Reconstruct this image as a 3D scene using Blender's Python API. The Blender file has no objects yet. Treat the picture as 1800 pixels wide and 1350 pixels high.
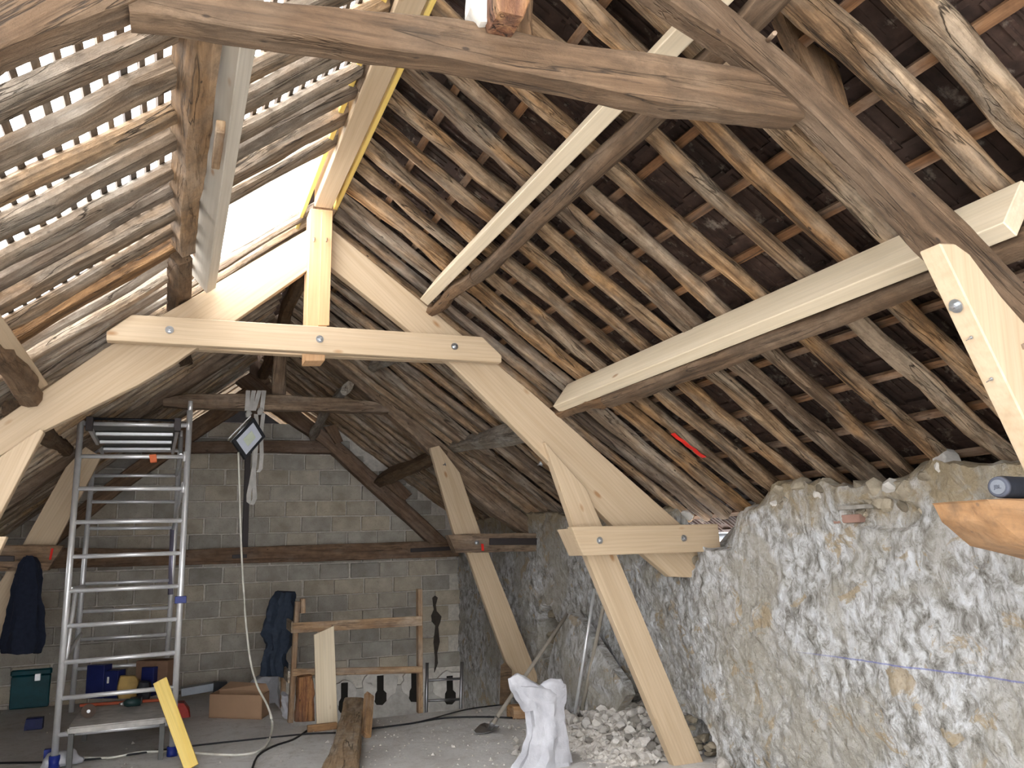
import bpy, bmesh, math, random
from mathutils import Vector, Matrix, noise
V = Vector
random.seed(7)
S = bpy.context.scene
COL = S.collection
# ------------------------------------------------------------------ camera
F = 1450.0
CR = Matrix(((0.926296, -0.046704, -0.373893), (-0.375516, -0.196193, -0.905812), (-0.031051, 0.979453, -0.199268)))
EYE = V((0, 0, 1.6))
cam = bpy.data.cameras.new('camera'); cam.sensor_width = 36; cam.lens = F / 1800 * 36; cam.clip_start = .05
co = bpy.data.objects.new('camera', cam); COL.objects.link(co)
co.matrix_world = Matrix.Translation(EYE) @ CR.to_4x4(); S.camera = co
# ------------------------------------------------------------------ world, exposure
w = bpy.data.worlds.new('sky'); S.world = w; w.use_nodes = True
bg = w.node_tree.nodes['Background']; bg.inputs[0].default_value = (.95, .97, 1.0, 1); bg.inputs[1].default_value = 5.5
S.view_settings.view_transform = 'Standard'; S.view_settings.look = 'None'
S.view_settings.gamma = 1; S.view_settings.use_curve_mapping = False
S.view_settings.exposure = 1.15

# ------------------------------------------------------------------ helpers
def ray(px, py):
    return CR @ V((px - 900, -(py - 675), -F))
def at(px, py, Y):
    d = ray(px, py); return EYE + d * (Y / d.y)
def atz(px, py, z=0.0):
    d = ray(px, py); return EYE + d * ((z - 1.6) / d.z)
def atx(px, py, X=3.85):
    d = ray(px, py); return EYE + d * (X / d.x)

WM = {}
def frame(o, x, up=V((0, 0, 1))):
    x = x.normalized()
    if abs(x.dot(up)) > .98: up = V((0, 1, 0)) if abs(x.y) < .9 else V((1, 0, 0))
    y = up.cross(x).normalized(); z = x.cross(y)
    m = Matrix((x, y, z)).transposed().to_4x4(); m.translation = o
    return m
def link(name, me, M, parent=None):
    o = bpy.data.objects.new(name, me); COL.objects.link(o)
    if parent is not None:
        o.parent = parent; o.matrix_basis = WM[parent.name].inverted() @ M
    else: o.matrix_basis = M
    WM[o.name] = M.copy()
    return o
def mesh(name, vs, fs, mat, parent=None, M=None, smooth=False, bevel=0):
    if M is None:
        c = V((0, 0, 0))
        for v in vs: c += V(v)
        M = Matrix.Translation(c / len(vs))
    Mi = M.inverted()
    me = bpy.data.meshes.new(name)
    me.from_pydata([Mi @ V(v) for v in vs], [], fs)
    bm = bmesh.new(); bm.from_mesh(me)
    bmesh.ops.recalc_face_normals(bm, faces=bm.faces)
    if bevel: bmesh.ops.bevel(bm, geom=bm.edges[:], offset=bevel, segments=1, affect='EDGES', clamp_overlap=True)
    bm.to_mesh(me); bm.free()
    if smooth:
        for p in me.polygons: p.use_smooth = True
        me.set_sharp_from_angle(angle=.62)
    me.materials.append(mat)
    return link(name, me, M, parent)
def tag(o, label=None, cat=None, group=None, kind=None):
    if label: o['label'] = label
    if cat: o['category'] = cat
    if group: o['group'] = group
    if kind: o['kind'] = kind
    return o
def empty(name, loc, label=None, cat=None, group=None, kind=None):
    o = bpy.data.objects.new(name, None); o.empty_display_size = .1; COL.objects.link(o)
    M = Matrix.Translation(V(loc)); o.matrix_basis = M; WM[o.name] = M
    return tag(o, label, cat, group, kind)
def box(name, lo, hi, mat, parent=None, bevel=.003, M=None):
    vs = [(x, y, z) for x in (lo[0], hi[0]) for y in (lo[1], hi[1]) for z in (lo[2], hi[2])]
    if M is not None: vs = [M @ V(v) for v in vs]
    fs = [(0, 1, 3, 2), (4, 6, 7, 5), (0, 4, 5, 1), (2, 3, 7, 6), (0, 2, 6, 4), (1, 5, 7, 3)]
    return mesh(name, vs, fs, mat, parent, M=M, bevel=bevel)
def beam(name, a, b, w, h, mat, parent=None, up=V((0, 0, 1)), bevel=.004, roll=0):
    a = V(a); b = V(b); M = frame(a, b - a, up)
    if roll: M = M @ Matrix.Rotation(roll, 4, 'X')
    L = (b - a).length
    vs = [M @ V((x, y, z)) for x in (0, L) for y in (-w / 2, w / 2) for z in (-h / 2, h / 2)]
    fs = [(0, 1, 3, 2), (4, 6, 7, 5), (0, 4, 5, 1), (2, 3, 7, 6), (0, 2, 6, 4), (1, 5, 7, 3)]
    return mesh(name, vs, fs, mat, parent, M=M, bevel=bevel)
def prism(name, poly, Y0, Y1, mat, parent=None, bevel=.004, axis=None):
    """poly: world (x,z) or pixels converted on plane Y0; extruded to Y1"""
    n = len(poly)
    vs = [V((p[0], Y0, p[1])) for p in poly] + [V((p[0], Y1, p[1])) for p in poly]
    fs = [tuple(range(n)), tuple(range(2 * n - 1, n - 1, -1))] + [(i, (i + 1) % n, n + (i + 1) % n, n + i) for i in range(n)]
    if axis is None:
        i = max(range(n), key=lambda k: (vs[(k + 1) % n] - vs[k]).length); axis = vs[(i + 1) % n] - vs[i]
    M = frame(vs[0], axis, V((0, 1, 0)))
    return mesh(name, vs, fs, mat, parent, M=M, bevel=bevel)
def pxprism(name, poly, Y0, Y1, mat, parent=None, **k):
    return prism(name, [(at(x, y, Y0).x, at(x, y, Y0).z) for x, y in poly], Y0, Y1, mat, parent, **k)
def loft(name, st, mat, parent=None, n=12, p=4.0, seg=14, amp=.012, nf=3.0, seed=0, smooth=True, wane=0, fold=0, foldn=7, cap=True):
    """st: stations (centre, half side vector, half up vector); interpolated, superellipse section, noisy"""
    if p >= 3.5 and not fold: n = max(3, round(n / 4)) * 4
    P = []
    L = len(st) - 1
    tot = seg
    for i in range(tot + 1):
        t = i / tot * L; k = min(int(t), L - 1); u = t - k
        P.append(tuple(st[k][j].lerp(st[k + 1][j], u) for j in range(3)))
    vs = []; so_ = V((seed * 7.3, seed * 3.1, seed * 1.7))
    for i, (c, a, b) in enumerate(P):
        for j in range(n):
            th = 2 * math.pi * (j + .5) / n
            cx, sx = math.cos(th), math.sin(th)
            r = (abs(cx) ** p + abs(sx) ** p) ** (-1 / p)
            if p >= 3.5 and not fold:
                k4 = n // 4; side = j // k4; u = (j % k4) / (k4 - 1) * 2 - 1; ch = 1 - .6 / p; u *= ch
                cx, sx = ((1, u), (-u, 1), (-1, -u), (u, -1))[side]; r = 1
            if fold: r *= 1 + fold * math.sin(foldn * th + 3 * noise.noise(c * 2 + so_)) * .5 + fold * .5 * noise.noise(c * 6 + so_ + V((cx, sx, 0)) * 2)
            v = c + a * (cx * r) + b * (sx * r)
            if amp:
                q = v * nf + so_
                d = noise.noise_vector(q) * amp + noise.noise_vector(q * 3.7) * amp * .45
                v = v + d
            vs.append(v)
    fs = []
    for i in range(tot):
        for j in range(n):
            fs.append((i * n + j, i * n + (j + 1) % n, (i + 1) * n + (j + 1) % n, (i + 1) * n + j))
    if cap: fs += [tuple(range(n - 1, -1, -1)), tuple(tot * n + j for j in range(n))]
    M = frame(st[0][0], st[-1][0] - st[0][0])
    return mesh(name, vs, fs, mat, parent, M=M, smooth=smooth)
def pole(name, a, b, w, h, mat, parent=None, seed=0, amp=.014, up=V((0, 0, 1)), n=10, seg=14, p=3.2, bow=0, taper=0):
    a = V(a); b = V(b); x = (b - a).normalized(); s = up.cross(x).normalized(); u = x.cross(s)
    rnd = random.Random(seed); st = []
    K = 7
    for i in range(K + 1):
        t = i / K
        o = s * (rnd.uniform(-1, 1) * amp * 1.3 + bow * math.sin(math.pi * t)) + u * rnd.uniform(-1, 1) * amp * .4
        k = (1 + rnd.uniform(-.14, .14)) * (1 + taper * (t - .5))
        st.append((a.lerp(b, t) + o, s * w / 2 * k, u * h / 2 * k))
    return loft(name, st, mat, parent, n=n, p=p, seg=seg, amp=amp, nf=4.5, seed=seed)
def pxloft(name, prs, Y0, Y1, mat, parent=None, **k):
    """prs: ((x,y) upper px, (x,y) lower px) read on plane Y0"""
    st = []
    for u, l in prs:
        a = at(u[0], u[1], Y0); b = at(l[0], l[1], Y0); c = (a + b) / 2; c.y = (Y0 + Y1) / 2
        st.append((c, V((0, (Y1 - Y0) / 2, 0)), (a - b) / 2))
    return loft(name, st, mat, parent, **k)
def tube(name, pts, r, mat, parent=None, n=8, closed=False, sub=0):
    pts = [V(p) for p in pts]
    if sub:
        out = []
        for i in range(len(pts) - 1):
            p0 = pts[max(i - 1, 0)]; p1 = pts[i]; p2 = pts[i + 1]; p3 = pts[min(i + 2, len(pts) - 1)]
            for k in range(sub):
                t = k / sub
                out.append(.5 * ((2 * p1) + (p2 - p0) * t + (2 * p0 - 5 * p1 + 4 * p2 - p3) * t * t + (3 * p1 - p0 - 3 * p2 + p3) * t ** 3))
        pts = out + [pts[-1]]
    vs = []; m = len(pts)
    for i, pnt in enumerate(pts):
        d = (pts[min(i + 1, m - 1)] - pts[max(i - 1, 0)])
        M = frame(pnt, d)
        rr = r[i] if isinstance(r, (list, tuple)) else r
        for j in range(n):
            th = 2 * math.pi * j / n
            vs.append(M @ V((0, math.cos(th) * rr, math.sin(th) * rr)))
    fs = [(i * n + j, i * n + (j + 1) % n, (i + 1) * n + (j + 1) % n, (i + 1) * n + j) for i in range(m - 1) for j in range(n)]
    fs += [tuple(range(n - 1, -1, -1)), tuple((m - 1) * n + j for j in range(n))]
    o = mesh(name, vs, fs, mat, parent, M=frame(pts[0], pts[-1] - pts[0]), smooth=False)
    for f in o.data.polygons: f.use_smooth = len(f.vertices) == 4
    return o
def ribbon(name, pts, wv, mat, parent=None, t=.002):
    pts = [V(p) for p in pts]; vs = []; wv = V(wv)
    for i, p in enumerate(pts):
        d = (pts[min(i + 1, len(pts) - 1)] - pts[max(i - 1, 0)]).normalized(); nn = d.cross(wv).normalized() * t
        vs += [p - wv + nn, p + wv + nn, p + wv - nn, p - wv - nn]
    fs = [(4 * i + j, 4 * i + (j + 1) % 4, 4 * i + 4 + (j + 1) % 4, 4 * i + 4 + j) for i in range(len(pts) - 1) for j in range(4)]
    fs += [(3, 2, 1, 0), tuple(4 * (len(pts) - 1) + j for j in range(4))]
    return mesh(name, vs, fs, mat, parent)
def rock(rad, seed, squash=.7):
    bm = bmesh.new(); bmesh.ops.create_icosphere(bm, subdivisions=2 if rad > .05 else 1, radius=1)
    r = random.Random(seed); sx = (1, r.uniform(.6, 1), squash * r.uniform(.7, 1.1))
    for v in bm.verts:
        k = 1 + .35 * noise.noise(v.co * 1.3 + V((seed * 5.1, 0, 0)))
        v.co = V((v.co.x * sx[0], v.co.y * sx[1], v.co.z * sx[2])) * k * rad
    for i in range(6):
        nv = V((r.uniform(-1, 1), r.uniform(-1, 1), r.uniform(-1, 1))).normalized(); d = rad * r.uniform(.35, .7)
        for v in bm.verts:
            e = v.co.dot(nv) - d
            if e > 0: v.co -= nv * e
    me = bpy.data.meshes.new('stone'); bm.to_mesh(me); bm.free(); return me

# ------------------------------------------------------------------ materials
class N:
    def __init__(s, name, rough=.8, metal=0.0):
        s.m = bpy.data.materials.new(name); s.m.use_nodes = True; s.t = s.m.node_tree
        s.b = s.t.nodes['Principled BSDF']; s.b.inputs['Roughness'].default_value = rough; s.b.inputs['Metallic'].default_value = metal
        s.b.inputs['Specular IOR Level'].default_value = .25
        s.tc = s.t.nodes.new('ShaderNodeTexCoord')
    def n(s, ty, **k):
        x = s.t.nodes.new(ty)
        for a, b in k.items(): setattr(x, a, b)
        return x
    def l(s, a, b): s.t.links.new(a, b)
    def co(s, scale=(1, 1, 1), src='Object', dis=None):
        mp = s.n('ShaderNodeMapping'); mp.inputs['Scale'].default_value = scale; s.l(s.tc.outputs[src], mp.inputs[0])
        oi = s.n('ShaderNodeObjectInfo'); mu = s.n('ShaderNodeMath', operation='MULTIPLY'); mu.inputs[1].default_value = 37.0
        s.l(oi.outputs['Random'], mu.inputs[0])
        ad = s.n('ShaderNodeVectorMath', operation='ADD'); s.l(mp.outputs[0], ad.inputs[0]); s.l(mu.outputs[0], ad.inputs[1])
        return ad.outputs[0]
    def noise(s, vec, scale=1, det=4, rough=.6, dist=0):
        x = s.n('ShaderNodeTexNoise'); x.inputs['Scale'].default_value = scale; x.inputs['Detail'].default_value = det
        x.inputs['Roughness'].default_value = rough; x.inputs['Distortion'].default_value = dist
        if vec is not None: s.l(vec, x.inputs['Vector'])
        return x.outputs['Fac']
    def ramp(s, f, stops, interp='LINEAR'):
        r = s.n('ShaderNodeValToRGB'); e = r.color_ramp; e.interpolation = interp
        while len(e.elements) < len(stops): e.elements.new(.5)
        for i, (p, c) in enumerate(stops):
            e.elements[i].position = p; e.elements[i].color = (c if isinstance(c, tuple) else (c, c, c)) + (1,)
        s.l(f, r.inputs[0]); return r.outputs[0]
    def mix(s, f, a, b, mode='MIX'):
        x = s.n('ShaderNodeMix', data_type='RGBA', blend_type=mode)
        for sock, v in ((x.inputs[0], f), (x.inputs[6], a), (x.inputs[7], b)):
            if isinstance(v, (int, float)): sock.default_value = v
            elif isinstance(v, tuple): sock.default_value = v + (1,)
            else: s.l(v, sock)
        return x.outputs[2]
    def rnd(s):
        return s.n('ShaderNodeObjectInfo').outputs['Random']
    def col(s, c):
        if isinstance(c, tuple): s.b.inputs['Base Color'].default_value = c + (1,)
        else: s.l(c, s.b.inputs['Base Color'])
    def bump(s, h, st=.5, d=.01):
        x = s.n('ShaderNodeBump'); x.inputs['Strength'].default_value = st; x.inputs['Distance'].default_value = d
        s.l(h, x.inputs['Height']); s.l(x.outputs[0], s.b.inputs['Normal'])
def plain(name, c, rough=.7, metal=0, var=.25, sc=8):
    m = N(name, rough, metal); f = m.noise(m.co(), sc, 4)
    m.col(m.mix(m.ramp(f, [(.3, 0.0), (.7, 1.0)]), tuple(x * (1 - var) for x in c), tuple(min(1, x * (1 + var * .5)) for x in c)))
    m.bump(f, .15, .005); return m.m
def pine(name, lo, hi, knot=(.33, .17, .07)):
    m = N(name, .55)
    g = m.noise(m.co((.5, 9, 9)), 1.6, 3, .5, 1.2); g2 = m.noise(m.co((1.5, 70, 70)), 1, 3, .6)
    c = m.mix(m.ramp(g, [(.3, 0.0), (.7, 1.0)]), lo, hi)
    wv = m.n('ShaderNodeTexWave', wave_type='BANDS', bands_direction='Y'); wv.inputs['Scale'].default_value = 9; wv.inputs['Distortion'].default_value = 5
    wv.inputs['Detail'].default_value = 2; wv.inputs['Detail Scale'].default_value = .6
    m.l(m.co((.35, 1.3, 1.3)), wv.inputs['Vector'])
    c = m.mix(m.ramp(wv.outputs['Fac'], [(.6, 0.0), (1, .16)]), c, tuple(x * .72 for x in lo))
    c = m.mix(m.ramp(g2, [(.45, 0.0), (.8, .35)]), c, tuple(x * .7 for x in lo))
    vo = m.n('ShaderNodeTexVoronoi'); vo.inputs['Scale'].default_value = 1.0; m.l(m.co((2.2, 5.5, 5.5)), vo.inputs['Vector'])
    c = m.mix(m.ramp(vo.outputs['Distance'], [(.05, .85), (.11, 0.0)]), c, knot)
    m.col(c); m.bump(g2, .12, .003); return m.m
def oldwood(name, tones, dark=(.035, .025, .018), gray=(.36, .32, .27), grayamt=.5, bump=.9, orange=None, ginger=0):
    m = N(name, .85)
    g = m.noise(m.co((1.2, 22, 22)), 1, 6, .65, .6); big = m.noise(m.co((1.6, 5, 5)), 1.3, 3, .6); fine = m.noise(m.co((6, 90, 90)), 1, 4, .7)
    c = m.ramp(g, [(.28, dark), (.42, tones[0]), (.58, tones[1]), (.75, tones[2])])
    hue = m.ramp(m.rnd(), [(0, (.62, .62, .66)), (.3, (1, .93, .84)), (.6, (.78, .74, .7)), (.85, (1.12, .92, .68)), (1, (.9, .86, .8))])
    c = m.mix(1.0, c, hue, 'MULTIPLY')
    if orange:
        o2 = m.noise(m.co((.9, 3, 3)), 1.7, 3, .6); c = m.mix(m.ramp(o2, [(.56, 0.0), (.68, ginger)]), c, orange)
    gm = m.ramp(big, [(.45, 0.0), (.65, grayamt)]); c = m.mix(gm, c, m.mix(g, tuple(x * .6 for x in gray), tuple(min(1, x * 1.25) for x in gray)))
    c = m.mix(m.ramp(fine, [(.25, .65), (.42, 0.0)]), c, dark)
    vo = m.n('ShaderNodeTexVoronoi'); vo.inputs['Scale'].default_value = 1.0; m.l(m.co((5, 11, 11)), vo.inputs['Vector'])
    c = m.mix(m.ramp(vo.outputs['Distance'], [(.04, .9), (.075, 0.0)]), c, dark)
    ck = m.noise(m.co((.7, 9, 9)), 1, 5, .55, .5); ckm = m.ramp(ck, [(.488, 0.0), (.5, .9), (.512, 0.0)])
    pm = m.noise(m.co((1.5, 4, 4)), 1.1, 2); c = m.mix(m.mix(m.ramp(pm, [(.46, 0.0), (.56, 1.0)]), (0., 0., 0.), ckm), c, dark)
    rg = m.noise(m.co((9, 14, 14)), 1, 5, .7)
    c = m.mix(m.ramp(rg, [(.35, .55), (.55, 0.0)]), c, tuple(x * .55 for x in tones[0]))
    m.col(c)
    mx = m.n('ShaderNodeMath', operation='ADD'); m.l(g, mx.inputs[0]); m.l(rg, mx.inputs[1])
    m2 = m.n('ShaderNodeMath', operation='SUBTRACT'); m.l(mx.outputs[0], m2.inputs[0]); m.l(ckm, m2.inputs[1])
    m.bump(m2.outputs[0], bump, .018); return m.m
PINE = pine('new_pine', (.49, .365, .235), (.57, .44, .30))
PINEP = pine('pale_pine', (.63, .52, .36), (.72, .61, .45))
PINEO = pine('orange_pine', (.60, .35, .175), (.68, .43, .24))
PINEG = pine('grey_pine', (.50, .45, .37), (.60, .55, .47))
YEL = pine('yellow_pine', (.86, .60, .14), (.92, .70, .24), (.6, .3, .05))
BEAMOLD = oldwood('old_oak', ((.115, .075, .046), (.185, .124, .078), (.255, .175, .112)), gray=(.21, .155, .108), grayamt=.4, bump=.6)
BEAMGAB = oldwood('brown_oak', ((.17, .11, .075), (.25, .165, .11), (.32, .22, .15)), gray=(.27, .22, .18), grayamt=.3, bump=.4)
RAFT = oldwood('pole_wood', ((.14, .09, .052), (.36, .25, .155), (.64, .49, .33)), gray=(.46, .39, .30), grayamt=.4, orange=(.50, .28, .12), ginger=.7)
RAFTL = oldwood('pole_wood_pale', ((.16, .12, .085), (.30, .235, .175), (.44, .36, .27)), gray=(.38, .335, .275), grayamt=.55, orange=(.34, .20, .11), ginger=.35)
RAFT_LIT = oldwood('pole_wood_lit', ((.24, .17, .115), (.46, .345, .24), (.68, .55, .41)), gray=(.55, .49, .41), grayamt=.5, orange=(.52, .32, .17), ginger=.5)  # brighter copy of the pole wood, light beyond the pine truss painted in
RAFTL_LIT = oldwood('pole_wood_pale_lit', ((.38, .29, .21), (.60, .49, .37), (.78, .67, .53)), dark=(.09, .065, .045), gray=(.66, .60, .51), grayamt=.5, orange=(.60, .40, .24), ginger=.5)  # paler left-slope wood, light under the tiled part put into the colour
PURL = oldwood('hewn_pale', ((.20, .145, .10), (.32, .24, .17), (.44, .34, .25)), gray=(.40, .33, .26), grayamt=.4, bump=.6)
FAROAK = oldwood('far_oak_lit', ((.19, .135, .095), (.30, .22, .155), (.42, .32, .235)), gray=(.36, .29, .23), grayamt=.45, bump=.6)  # old oak in raised tones, light around the far truss painted in
OAKEND = oldwood('sawn_oak', ((.24, .155, .092), (.29, .19, .115), (.34, .23, .145)), dark=(.16, .10, .06), gray=(.40, .29, .19), grayamt=.3, bump=.15)
GWOOD = plain('grey_handle_wood', (.34, .30, .25), .7)
LOGO = oldwood('bark_log', ((.16, .085, .035), (.30, .17, .075), (.42, .26, .13)), grayamt=.1)
WEATH = oldwood('weathered_grey', ((.25, .22, .19), (.40, .36, .31), (.50, .46, .40)), dark=(.08, .07, .06), gray=(.5, .47, .42), grayamt=.6)
BATT = oldwood('batten_wood', ((.17, .09, .045), (.26, .145, .075), (.34, .20, .11)), grayamt=.35, bump=.2)
LATH = oldwood('lath_wood', ((.12, .10, .085), (.20, .17, .14), (.27, .23, .19)), grayamt=.3, bump=.2)
STUMP = oldwood('stump_wood', ((.20, .09, .05), (.38, .2, .09), (.5, .32, .15)), grayamt=.2)
RAIL = oldwood('rail_wood', ((.28, .18, .11), (.42, .30, .19), (.55, .43, .30)), dark=(.1, .07, .05), gray=(.5, .45, .38), grayamt=.4, bump=.3)
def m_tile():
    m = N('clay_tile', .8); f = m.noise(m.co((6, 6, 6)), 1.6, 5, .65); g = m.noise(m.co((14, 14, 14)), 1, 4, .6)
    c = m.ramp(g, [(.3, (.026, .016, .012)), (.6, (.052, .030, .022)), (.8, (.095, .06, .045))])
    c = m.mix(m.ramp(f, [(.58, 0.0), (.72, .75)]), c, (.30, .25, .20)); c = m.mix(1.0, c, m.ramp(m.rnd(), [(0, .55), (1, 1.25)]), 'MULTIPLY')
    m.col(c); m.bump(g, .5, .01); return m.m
TILE = m_tile()
def m_block():
    m = N('concrete_block', .92); f = m.noise(m.co((5, 5, 5)), 1, 5, .6); g = m.noise(m.co((60, 60, 60)), 1, 4, .7)
    wn = m.noise(m.tc.outputs['Object'], 3, 2)
    c = m.ramp(f, [(.3, (.33, .30, .255)), (.7, (.50, .465, .41))]); c = m.mix(1.0, c, m.ramp(m.rnd(), [(0, (.72, .72, .72)), (.5, (1, .99, .96)), (.8, (1.05, .98, .86)), (1, (.85, .87, .88))]), 'MULTIPLY')
    c = m.mix(m.ramp(g, [(.28, .6), (.42, 0.0)]), c, (.10, .09, .075)); m.col(c); m.bump(g, .7, .006); return m.m
BLOCK = m_block()
MORT = plain('mortar', (.58, .54, .48), .95, sc=20)
def m_floor():
    m = N('dusty_concrete', .85); f = m.noise(m.tc.outputs['Object'], .9, 6, .65, .4); g = m.noise(m.tc.outputs['Object'], 22, 5, .7); h = m.noise(m.tc.outputs['Object'], 3.5, 5, .7, 1.5)
    c = m.ramp(f, [(.3, (.48, .455, .425)), (.55, (.62, .60, .575)), (.75, (.72, .70, .675))]); c = m.mix(m.ramp(h, [(.52, 0.0), (.7, .5)]), c, (.34, .29, .24))
    c = m.mix(m.ramp(g, [(.3, .45), (.45, 0.0)]), c, (.24, .22, .2)); c = m.mix(m.ramp(g, [(.62, 0.0), (.75, .5)]), c, (.62, .60, .57)); m.col(c); m.bump(g, .5, .008); return m.m
FLOOR = m_floor()
def m_wall():
    m = N('whitewashed_rubble', .95); T = m.tc.outputs['Object']
    mp = m.n('ShaderNodeMapping'); mp.inputs['Rotation'].default_value = (.9, 0, 0); mp.inputs['Scale'].default_value = (1, 1.7, 1); m.l(T, mp.inputs[0])
    s1 = m.noise(mp.outputs[0], 8, 8, .74, .5); big = m.noise(T, 1.5, 4, .6, .8); mid = m.noise(T, 5, 5, .65, .6); fine = m.noise(T, 45, 5, .75)
    c = m.ramp(s1, [(.34, (.13, .12, .10)), (.45, (.34, .325, .30)), (.54, (.57, .565, .555)), (.68, (.75, .76, .78))])
    c = m.mix(m.ramp(big, [(.46, 0.0), (.60, .75)]), c, m.mix(fine, (.26, .235, .19), (.52, .48, .40)))
    c = m.mix(m.ramp(mid, [(.585, 0.0), (.63, .8)]), c, m.mix(fine, (.30, .22, .13), (.50, .40, .26)))
    c = m.mix(m.ramp(fine, [(.27, .85), (.4, 0.0)]), c, (.10, .09, .075))
    # tan exposed masonry towards the broken top edge
    sx = m.n('ShaderNodeSeparateXYZ'); m.l(T, sx.inputs[0])
    ad = m.n('ShaderNodeMath', operation='MULTIPLY_ADD'); m.l(mid, ad.inputs[0]); ad.inputs[1].default_value = 1.1; m.l(sx.outputs[2], ad.inputs[2])
    c = m.mix(m.ramp(ad.outputs[0], [(.0, 0.0), (1, 0.0)]), c, c)
    mr = m.n('ShaderNodeMapRange'); mr.inputs[1].default_value = 2.22; mr.inputs[2].default_value = 2.6; m.l(ad.outputs[0], mr.inputs[0])
    c = m.mix(mr.outputs[0], c, m.mix(fine, (.20, .15, .09), (.52, .43, .29)))
    # blue chalk line
    ck = m.n('ShaderNodeMath', operation='SUBTRACT'); m.l(sx.outputs[2], ck.inputs[0]); ck.inputs[1].default_value = .90
    ab = m.n('ShaderNodeMath', operation='ABSOLUTE'); m.l(ck.outputs[0], ab.inputs[0])
    lm = m.n('ShaderNodeMapRange'); lm.inputs[1].default_value = .0025; lm.inputs[2].default_value = .006; lm.inputs[3].default_value = .65; lm.inputs[4].default_value = 0; m.l(ab.outputs[0], lm.inputs[0])
    yl = m.n('ShaderNodeMapRange'); yl.inputs[1].default_value = 4.6; yl.inputs[2].default_value = 4.1; m.l(sx.outputs[1], yl.inputs[0])
    mm = m.n('ShaderNodeMath', operation='MULTIPLY'); m.l(lm.outputs[0], mm.inputs[0]); m.l(yl.outputs[0], mm.inputs[1])
    c = m.mix(mm.outputs[0], c, (.16, .18, .50))
    m.col(c)
    ad2 = m.n('ShaderNodeMath', operation='ADD'); m.l(s1, ad2.inputs[0]); m.l(fine, ad2.inputs[1]); m.bump(ad2.outputs[0], .85, .02); return m.m
WALL = m_wall()
def m_stone(name, a, b):
    m = N(name, .95); f = m.noise(m.co((9, 9, 9)), 1, 5, .65); m.col(m.mix(1.0, m.ramp(f, [(.3, a), (.7, b)]), m.ramp(m.rnd(), [(0, .7), (1, 1.15)]), 'MULTIPLY')); m.bump(f, .8, .012); return m.m
RUB = m_stone('plaster_lump', (.42, .38, .33), (.66, .63, .59)); TAN = m_stone('tan_stone', (.17, .14, .10), (.42, .36, .27)); GST = m_stone('grey_stone', (.20, .18, .155), (.40, .37, .33))
def metal(name, c, r, mt=1.0):
    m = N(name, r, mt); f = m.noise(m.co((20, 20, 20)), 1, 4, .6); m.col(m.mix(f, tuple(x * .75 for x in c), c)); m.b.inputs['Specular IOR Level'].default_value = .5; return m.m
ALU = metal('aluminium', (.88, .88, .89), .4, .55); STEEL = metal('steel', (.45, .45, .46), .4); DARKM = metal('dark_iron', (.06, .05, .05), .6, .5); ZINC = metal('zinc_bolt', (.62, .64, .66), .3)
BLUE = plain('blue_plastic', (.015, .03, .22), .4); NAVY = plain('navy_card', (.012, .018, .09), .45); BLACK = plain('black_plastic', (.015, .016, .02), .4)
TEAL = plain('teal_plastic', (.0, .06, .075), .45); RED = plain('red_plastic', (.45, .03, .02), .45); ORNG = plain('orange_tape', (.75, .18, .07), .6); REDP = plain('red_paint', (.75, .03, .02), .8)
CLOTH = plain('navy_cloth', (.012, .016, .03), .95, sc=30); CLOTH2 = plain('slate_cloth', (.025, .035, .055), .8, sc=30)
def m_sack():
    m = N('white_woven_plastic', .45); f = m.noise(m.co((8, 8, 8)), 1, 4, .6, .5); m.col(m.ramp(f, [(.3, (.40, .40, .43)), (.7, (.54, .54, .57))])); m.bump(f, .5, .02); return m.m
SACK = m_sack()
CARD = plain('cardboard', (.38, .24, .15), .85, var=.12, sc=3); WHITE = plain('white_cable', (.72, .70, .62), .5); GREYS = plain('grey_webbing', (.50, .48, .45), .9); PAPER = plain('white_label', (.7, .7, .68), .7)
LENS = plain('lamp_reflector', (.55, .58, .66), .25, var=.08); LED = plain('led_panel', (.55, .60, .48), .4, var=.1); SHEET = metal('galvanised_sheet', (.32, .34, .37), .5, .6); LEATH = plain('tan_leather', (.42, .28, .10), .8)
SPK = plain('speaker_mesh', (.012, .014, .02), .85, sc=80); SPKR = plain('speaker_ring', (.06, .065, .085), .5); SPKD = plain('speaker_disc', (.14, .15, .17), .4)
PLAST = m_stone('old_plaster', (.45, .42, .38), (.66, .63, .58)); DARKHOLE = plain('joist_pocket_dark', (.02, .018, .015), .95)

# ------------------------------------------------------------------ roof planes
SR, CRR = .734, 4.90      # underside of rafters, right slope  z = CRR - SR x
SL, CLL = .80, 3.44       # left slope z = CLL + SL x
nR = V((SR, 0, 1)).normalized(); dR = V((1, 0, -SR)).normalized()      # outward normal, down the slope
nL = V((-SL, 0, 1)).normalized(); dL = V((-1, 0, -SL)).normalized()
def pR(x, Y, o=0): return V((x, Y, CRR - SR * x)) + nR * o
def pL(x, Y, o=0): return V((x, Y, CLL + SL * x)) + nL * o
YB, YE = -2.4, 11.55      # back end of the built loft, gable wall face
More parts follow.
